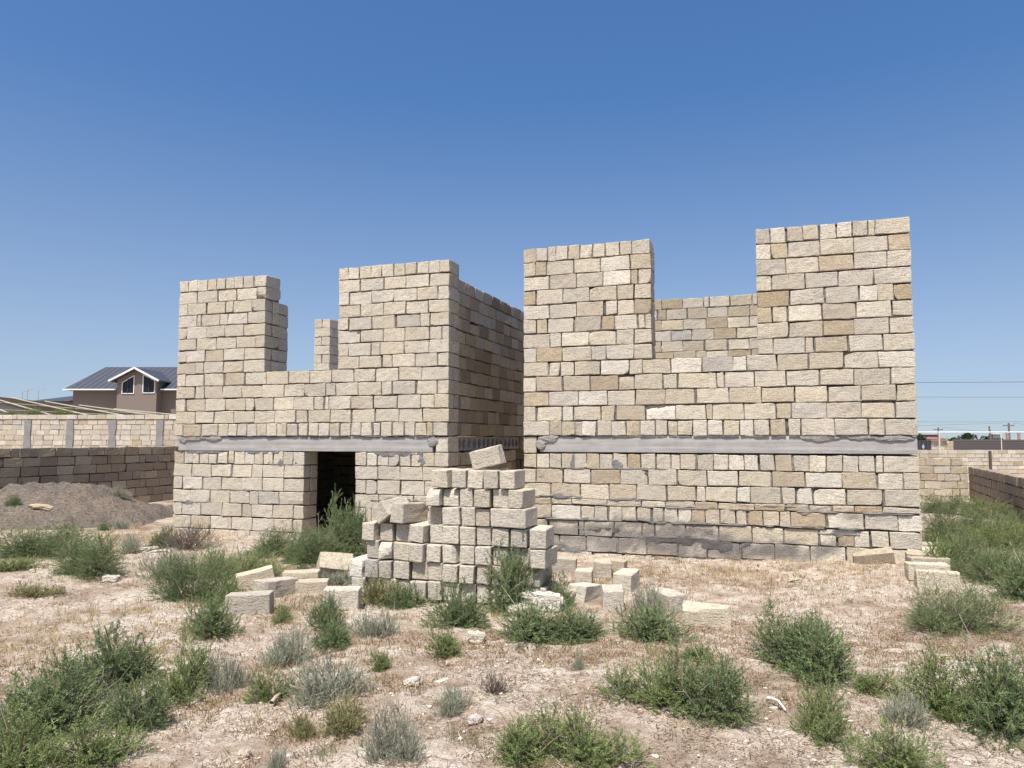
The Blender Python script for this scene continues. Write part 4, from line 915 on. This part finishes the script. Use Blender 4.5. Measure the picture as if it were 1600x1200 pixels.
# gabled front bay
g0, g1 = hxm(191) - ho[0], hxm(252) - ho[0]; gp = hxm(221) - ho[0]; yg = -.9; zg = hz(576) ; ze = hz(594)
b = MB(); V = [(g0, yg, -.1), (g1, yg, -.1), (g1, yg, ze), (gp, yg, zg - .12), (g0, yg, ze), (g0, 4, -.1), (g1, 4, -.1), (g1, 4, ze), (gp, 4, zg - .12), (g0, 4, ze)]
b.add(V, [(0, 1, 2, 3, 4)]); b.add(V, [(1, 6, 7, 2), (5, 0, 4, 9)]); b.build('gable_wall', WALLB, hs)
b = MB(); el, er = hxm(182) - ho[0], hxm(259) - ho[0]; yo = yg - .45
V = [(el, yo, ze - .12), (gp, yo, zg), (er, yo, ze - .1), (el, 5, ze - .12), (gp, 5, zg), (er, 5, ze - .1)]
V2 = V + [(x, y, z - .1) for x, y, z in V]; b.add(V2, [(0, 1, 4, 3), (1, 2, 5, 4), (6, 9, 10, 7), (7, 10, 11, 8), (0, 3, 9, 6), (2, 8, 11, 5)]); rg = b.build('gable_roof', ROOF, hs)
b = MB(); b.beam((el, yo - .03, ze - .17), (gp, yo - .03, zg - .05), .08, .14); b.beam((gp, yo - .03, zg - .05), (er, yo - .03, ze - .15), .08, .14); b.build('bargeboard', WHITE, rg)
for pts in ([(199, 616), (217, 616), (217, 588), (199, 599)], [(231, 615), (249, 615), (249, 596), (231, 587)]):
    P = [(hxm(x) - ho[0], yg - .03, hz(y)) for x, y in pts]; b = MB()
    for i in range(4): b.beam(np.array(P[i]), np.array(P[(i + 1) % 4]), .06, .05 if i in (0, 3) else .03, up=(0, 1, 0))
    f = b.build('window', WHITE, hs); b = MB(); b.add([(x, y + .015, z) for x, y, z in P], [(0, 1, 2, 3)]); b.build('pane', GLASSD, f)
    b = MB(); mx_ = (P[0][0] + P[1][0]) / 2; b.beam((mx_, yg - .035, P[0][2]), (mx_, yg - .035, (P[2][2] + P[3][2]) / 2), .05, .05, up=(0, 1, 0)); b.build('glazing_bar', plain('dark_frame', (.05, .05, .055)), f)
# lower annexe to the left
b = MB(); ax0, ax1 = hxm(45) - ho[0], hxm(113) - ho[0]; b.box(ax0 + .5, ax1 - .01, .5, 6, -.1, hz(627)); b.build('annexe_wall', WALLB, hs)
b = MB(); V = [(ax0, -.1, hz(627)), (ax1 - .02, -.1, hz(627)), (ax1 - .02, 3.5, hz(614)), (ax0 + 1.3, 3.5, hz(615)), (ax0, 7, hz(627)), (ax1 - .02, 7, hz(627))]
b.add(V, [(0, 1, 2, 3), (3, 2, 5, 4)]); b.add(V, [(0, 3, 4), (1, 5, 2)]); b.add(V, [(0, 4, 5, 1)]); b.build('annexe_roof', ROOF, hs)
# far thin poles on the left
POLE = plain('pole_grey', (.33, .34, .36), .7)
def lamp(px, py, Y, base, label, r=.06, arm=True, name='street_lamp', cat='street lamp', group=None, m=POLE):
    t = at_depth(px, py, Y); b = MB(); b.tube([(0, 0, -.2), (0, 0, t[2])], [r, r * .6], (1, 1, 1), 8)
    if arm: b.tube([(0, 0, t[2] - .05), (.35, 0, t[2] + .1), (.8, 0, t[2] + .12)], r * .5, (1, 1, 1), 6); b.box(.6, 1.1, -.08, .08, t[2] + .08, t[2] + .16)
    o = b.build(name, m); o.location = (t[0], t[1], 0); return tag(o, label, cat, group)
for px, py, lb in [(35, 612, 'leftmost distant street lamp beyond the slatted roof'), (43, 609, 'taller distant street lamp, second from left'), (60, 609, 'distant street lamp nearest the brown house annexe')]:
    lamp(px, py, 130, 0, lb, r=.09, group='distant street lamps on the left')

# ---------------------------------------------------------------- right background
lw = empty('low_wall', (0, 0, 0)); tag(lw, 'low block wall on the right turning a corner, one side lit and one in shade', 'wall')
cx, cy = ground_at(1508, 685 + 80)[0] * 0 + (1508 - 800) / FPX * 20., 20.
line_wall('lit_side', (cx - 3.6, cy + .6), (cx, cy), rows_of(-.3, .88, 6), [STONE, MORTAR], None, None, W_TAN, parent=lw, tmpl=T_HI)
line_wall('raised_course', (cx - 3.6, cy + .62), (cx - .1, cy + .04), [(.89, 1.1, 'S', 0)], [STONE, MORTAR], None, None, W_TAN, parent=lw, tmpl=T_HI)
dv = np.array([.392, .92]); far = np.array([cx + .03, cy + .02]); near_ = far - dv * 9
# face looks left: run from far to near so that the front (-y side) faces left
line_wall('shaded_side', tuple(far), tuple(near_), rows_of(-.3, .88, 6), [STONE, MORTAR], None, None, W_LOW_SHADE, parent=lw, mcol=(.06, .05, .045), tmpl=T_HI)  # shade painted in: darker stones and mortar than on the lit side
YF = 34.; kf = YF / FPX
fx = lambda px: (px - 800) * kf
fw = empty('far_wall', (0, 0, 0)); tag(fw, 'sunlit block wall with a dark post, beyond the low corner wall on the right', 'wall')
line_wall('block_panel', (fx(1400), YF), (fx(1720), YF), rows_of(-.3, 1.10, 8), [STONE, MORTAR], None, None, W_RIGHT, parent=fw)
b = MB(); b.box(fx(1543) - .05, fx(1543) + .05, YF - .07, YF - .01, -.2, 1.06); b.build('post', plain('rusty_post', (.10, .07, .06)), fw)
# across the road: gate, stone pier, slat fence
YG = 48.; kg = YG / FPX; gx_ = lambda px: (px - 800) * kg; gz_ = lambda py: EYE + (HOR - py) * kg
g = empty('metal_gate', (gx_(1443), YG, 0)); tag(g, 'dark grey metal gate with a small pale emblem beside the tan stone pier', 'gate')
b = MB(); b.box(gx_(1425) - gx_(1443), gx_(1452) - gx_(1443), 0, .05, -.1, gz_(688)); b.build('leaf', plain('dark_steel', (.055, .055, .065), .5), g)
b = MB()
for px in (1432, 1438, 1445): b.box(gx_(px) - gx_(1443) - .03, gx_(px) - gx_(1443) + .03, -.03, -.002, -.05, gz_(689))
b.build('bar', plain('dark_bars', (.04, .04, .05), .5), g)
b = MB(); q = gx_(1440) - gx_(1443); zq = gz_(698); b.add([(q - .10, -.04, zq), (q, -.04, zq + .17), (q + .10, -.04, zq), (q, -.04, zq - .17), (q - .1, -.005, zq), (q, -.005, zq + .17), (q + .1, -.005, zq), (q, -.005, zq - .17)], [(0, 3, 2, 1), (0, 1, 5, 4), (1, 2, 6, 5), (2, 3, 7, 6), (3, 0, 4, 7)]); b.build('emblem', plain('pale_metal', (.35, .35, .38)), g)
sp = empty('stone_pier', (0, 0, 0)); tag(sp, 'tan stone gate pier with a flat cap between the gate and the slat fence', 'gate pier')
line_wall('pier_wall', (gx_(1452), YG - .1), (gx_(1486), YG - .1), rows_of(-.2, gz_(689), 9), [STONE, MORTAR], None, None, W_TAN, parent=sp)
b = MB(); b.box(gx_(1450), gx_(1476), YG - .25, YG + .25, gz_(689) + .005, gz_(686.5)); b.build('cap', plain('pier_cap', (.26, .2, .15)), sp)
sf = empty('slat_fence', (0, 0, 0)); tag(sf, 'long grey fence of horizontal slats on the right behind the sunlit wall', 'fence')
b = MB()
for i, z in enumerate(np.linspace(-.1, gz_(690), 14)): b.box(gx_(1486), gx_(1720), YG, YG + .03, z, z + .14)
b.build('slats', plain('grey_slats', (.115, .100, .10), .7), sf)
for px in (1488, 1510, 1548, 1573, 1598, 1640):
    b = MB(); b.box(gx_(px) - .04, gx_(px) + .04, YG + .035, YG + .1, -.1, gz_(689.5)); b.build('post', plain('fence_post', (.09, .08, .08)), sf)
# far trees and roofs
def far_tree(px, wpx, toppx, Y, label, seed, kind='round'):
    g = np.random.default_rng(seed); base = at_depth(px, 692, Y); k = Y / FPX; H = EYE + (HOR - toppx) * k; W = wpx * k
    r = empty('tree', (base[0], base[1], 0)); b = MB(); n = 2600
    lob = [(g.uniform(-.32, .32) * W, g.uniform(-.3, .3) * W, H * g.uniform(.45, .78), W * g.uniform(.18, .3), H * g.uniform(.18, .28)) for _ in range(7)] + [(0, 0, H * .72, W * .22, H * .28)]
    L = np.array(lob)[g.integers(0, len(lob), n)]; dr = g.normal(0, 1, (n, 3)); dr /= np.linalg.norm(dr, axis=1, keepdims=True); rad = g.uniform(.6, 1.05, n)[:, None]
    P = L[:, :3] + dr * rad * np.stack([L[:, 3], L[:, 3], L[:, 4]], -1); s = k * 1.3 * g.uniform(.5, 1.2, n)[:, None]
    a1 = g.normal(0, 1, (n, 3)); a1 /= np.linalg.norm(a1, axis=1, keepdims=True); a2 = np.cross(a1, g.normal(0, 1, (n, 3))); a2 /= np.linalg.norm(a2, axis=1, keepdims=True)
    V = np.stack([P - a1 * s, P + a2 * s * .5, P + a1 * s, P - a2 * s * .5], 1).reshape(-1, 3); C = np.array([(.045, .07, .032), (.06, .09, .04), (.035, .055, .03)])[g.integers(0, 3, n)]
    b.add(V, np.arange(n * 4).reshape(-1, 4), np.repeat(C, 4, 0)); b.build('crown', LEAF, r)
    b = MB(); b.tube([(0, 0, -.2), (.05, 0, H * .35), (0, .05, H * .7)], [.03 * W + .05, .025 * W + .03, .03], (.12, .09, .06)); b.build('trunk', STEM, r)
    tag(r, label, 'tree', 'far trees beyond the slat fence')
far_tree(1437, 22, 677, 90, 'dark tree right beside the edge of the right house, above the gate', 1)
far_tree(1492, 24, 683, 85, 'low rounded tree just right of the stone pier', 2)
far_tree(1512, 24, 674, 90, 'pointed dark tree, tallest above the slat fence', 3)
far_tree(1547, 34, 681, 85, 'broad low tree between the pointed tree and the tank', 4)
far_tree(1500, 30, 686, 80, 'low hedge-like tree left of the pointed one', 5)
far_tree(1562, 22, 684, 88, 'low dark tree under the raised grey tank', 6)
YR = 95.; kr = YR / FPX; rx_ = lambda px: (px - 800) * kr; rz_ = lambda py: EYE + (HOR - py) * kr
def far_house(x0, x1, ytop, yeave, label, rc, wc, peak=True):
    r = empty('far_house', (rx_((x0 + x1) / 2), YR, 0)); w_ = rx_(x1) - rx_(x0); b = MB(); b.box(-w_ * .45, w_ * .45, 0, 6, -.2, rz_(yeave)); b.build('wall', plain('far_render', wc), r)
    b = MB(); V = [(-w_ / 2, -.4, rz_(yeave)), (w_ / 2, -.4, rz_(yeave)), (w_ / 2, 6.4, rz_(yeave)), (-w_ / 2, 6.4, rz_(yeave)), (-w_ * .2, 3, rz_(ytop)), (w_ * .2, 3, rz_(ytop))]
    b.add(V, [(0, 1, 5, 4), (2, 3, 4, 5), (0, 3, 2, 1)]); b.add(V, [(1, 2, 5), (3, 0, 4)]); b.build('roof', plain('far_roof', rc), r); tag(r, label, 'house', 'far houses on the right'); return r
r1 = far_house(1445, 1478, 680, 685.5, 'far house with a dull red roof and a small red dormer above the stone pier', (.27, .16, .14), (.4, .35, .3))
b = MB(); b.box(-.55, .75, 1, 2.5, rz_(684), rz_(679.5)); b.box(-.65, .85, .9, 2.6, rz_(679.5), rz_(679)); b.build('dormer', plain('red_dormer', (.22, .09, .09)), r1)
far_house(1522, 1545, 684.3, 687, 'far pale roof low between the trees over the slat fence', (.5, .5, .5), (.5, .48, .45))
tk = empty('raised_tank', (rx_(1555), 80, 0)); kt = 80 / FPX; tz = lambda py: EYE + (HOR - py) * kt
b = MB(); b.box(-.37, .37, 0, .8, tz(684.5), tz(678.6)); b.build('body', plain('tank_grey', (.14, .15, .18)), tk); tk.location = ((1555.5 - 800) * kt, 80, 0)
b = MB(); b.box(-.42, .42, -.05, .85, tz(678.6) + .004, tz(677.6)); b.build('lid', WHITE, tk)
for sx in (-.3, .3):
    for sy in (.08, .7):
        b = MB(); b.tube([(sx, sy, -.1), (sx, sy, tz(684.5))], .04, (1, 1, 1), 5); b.build('leg', POLE, tk)
tag(tk, 'small grey box tank with a white lid raised on legs above the trees', 'water tank')
# pink frame at the right edge
pf = empty('door_frame', (rx_(1588) * 50 / 95, 50, 0)); kp = 50 / FPX; pz = lambda py: EYE + (HOR - py) * kp; PINK = plain('pink_paint', (.42, .27, .24), .7)
for px in (1579, 1597.5):
    b = MB(); xq = (px - 1588) * kp; b.box(xq - .07, xq + .07, 0, .12, -.1, pz(676)); b.build('upright', PINK, pf)
b = MB(); b.box((1577.4 - 1588) * kp, (1599.2 - 1588) * kp, .0, .12, pz(688.5), pz(687.8)); b.build('crossbar', PINK, pf)
pf.location = ((1588 - 800) * kp, 50.4, 0); tag(pf, 'pinkish upright frame standing behind the slat fence at the right edge', 'frame')
# white overhead gas pipe on posts
b = MB(); yp = 44.; kk = yp / FPX; zz = EYE + (HOR - 675.3) * kk; b.tube([((1400 - 800) * kk, yp, zz), ((1760 - 800) * kk, yp, zz)], .028, (.8, .8, .78), 8)
gp_ = empty('gas_pipe', (0, 0, 0)); b.build('pipe', TINT, gp_, smooth=True)
for px in (1466, 1562.5, 1680):
    b = MB(); xx = (px - 800) * kk; b.tube([(xx, yp, -.1), (xx, yp, zz)], .035 if px < 1500 else .025, (.62, .56, .46), 8); b.build('pipe_post', TINT, gp_)
tag(gp_, 'thin white pipe carried high on slim posts across the right background', 'pipe')
# utility poles and wires
def upole(px, py, Y, lb, lean=0., cross=True):
    t = at_depth(px, py, Y); r = empty('utility_pole', (t[0], t[1], 0)); b = MB(); b.tube([(lean, 0, -.2), (0, 0, t[2])], [.11, .07], (.17, .13, .11), 8); b.build('pole', TINT, r)
    if cross:
        b = MB(); b.box(-.45, .45, -.05, .05, t[2] - .25, t[2] - .15, (.2, .18, .17)); b.build('crossarm', TINT, r)
        for sx in (-.45, 0, .45):
            b = MB(); b.tube([(sx, 0, t[2] - .15), (sx, 0, t[2] + .03)], .03, (.5, .5, .5), 6); b.build('insulator', TINT, r)
    tag(r, lb, 'utility pole', 'utility poles on the right'); return t
t1 = upole(1466, 668, 75, 'utility pole rising behind the stone pier')
t2 = upole(1545.5, 666, 70, 'leaning bare pole behind the fence, right of the pointed tree', lean=.25, cross=False)
t3 = upole(1576, 661, 62, 'tallest utility pole, with a crossarm, at the right edge')
for px, py, lb in [(1480, 678, 'thin far mast left of the pointed tree'), (1520, 672, 'thin far mast right of the pointed tree'), (1528, 677, 'short far mast above the pale roof'), (1574, 683, 'thin far mast left of the pink frame'), (1444, 677, 'thin far mast over the gate')]:
    lamp(px, py, 120, 0, lb, r=.05, arm=False, name='mast', cat='mast', group='thin far masts')
WIRE = plain('wire_grey', (.08, .085, .1), .6, bump=0)
def wire(p, q, sag, lb, r=.012):
    p = np.array(p); q = np.array(q); b = MB(); pts = [p * (1 - s) + q * s - np.array([0, 0, sag * 4 * s * (1 - s)]) for s in np.linspace(0, 1, 16)]; b.tube(pts, r * .6, (1, 1, 1), 5)
    o = b.build('overhead_wire', WIRE); tag(o, lb, 'wire', 'overhead wires on the right')
wire(at_depth(1250, 597, 26), at_depth(1750, 595, 26), .03, 'highest overhead wire crossing the sky right of the house', .013)
wire(at_depth(1250, 619, 34), at_depth(1750, 620, 34), .03, 'second highest overhead wire right of the house', .012)
wire(at_depth(1250, 658, 50), at_depth(1750, 658, 50), .05, 'third overhead wire from the top right of the house', .013)
wire(t3 + np.array([-.4, 0, 0]), t1 + np.array([-60, 10, .6]), .6, 'overhead wire sagging left from the tallest utility pole', .014)
wire(t1 + np.array([.4, 0, 0]), at_depth(1700, 676, 75), .3, 'lowest overhead wire leaving the pole behind the stone pier to the right', .016)
wire(t3 + np.array([.4, 0, 0]), at_depth(1760, 668, 55), .2, 'overhead wire leaving the tallest utility pole to the right', .013)
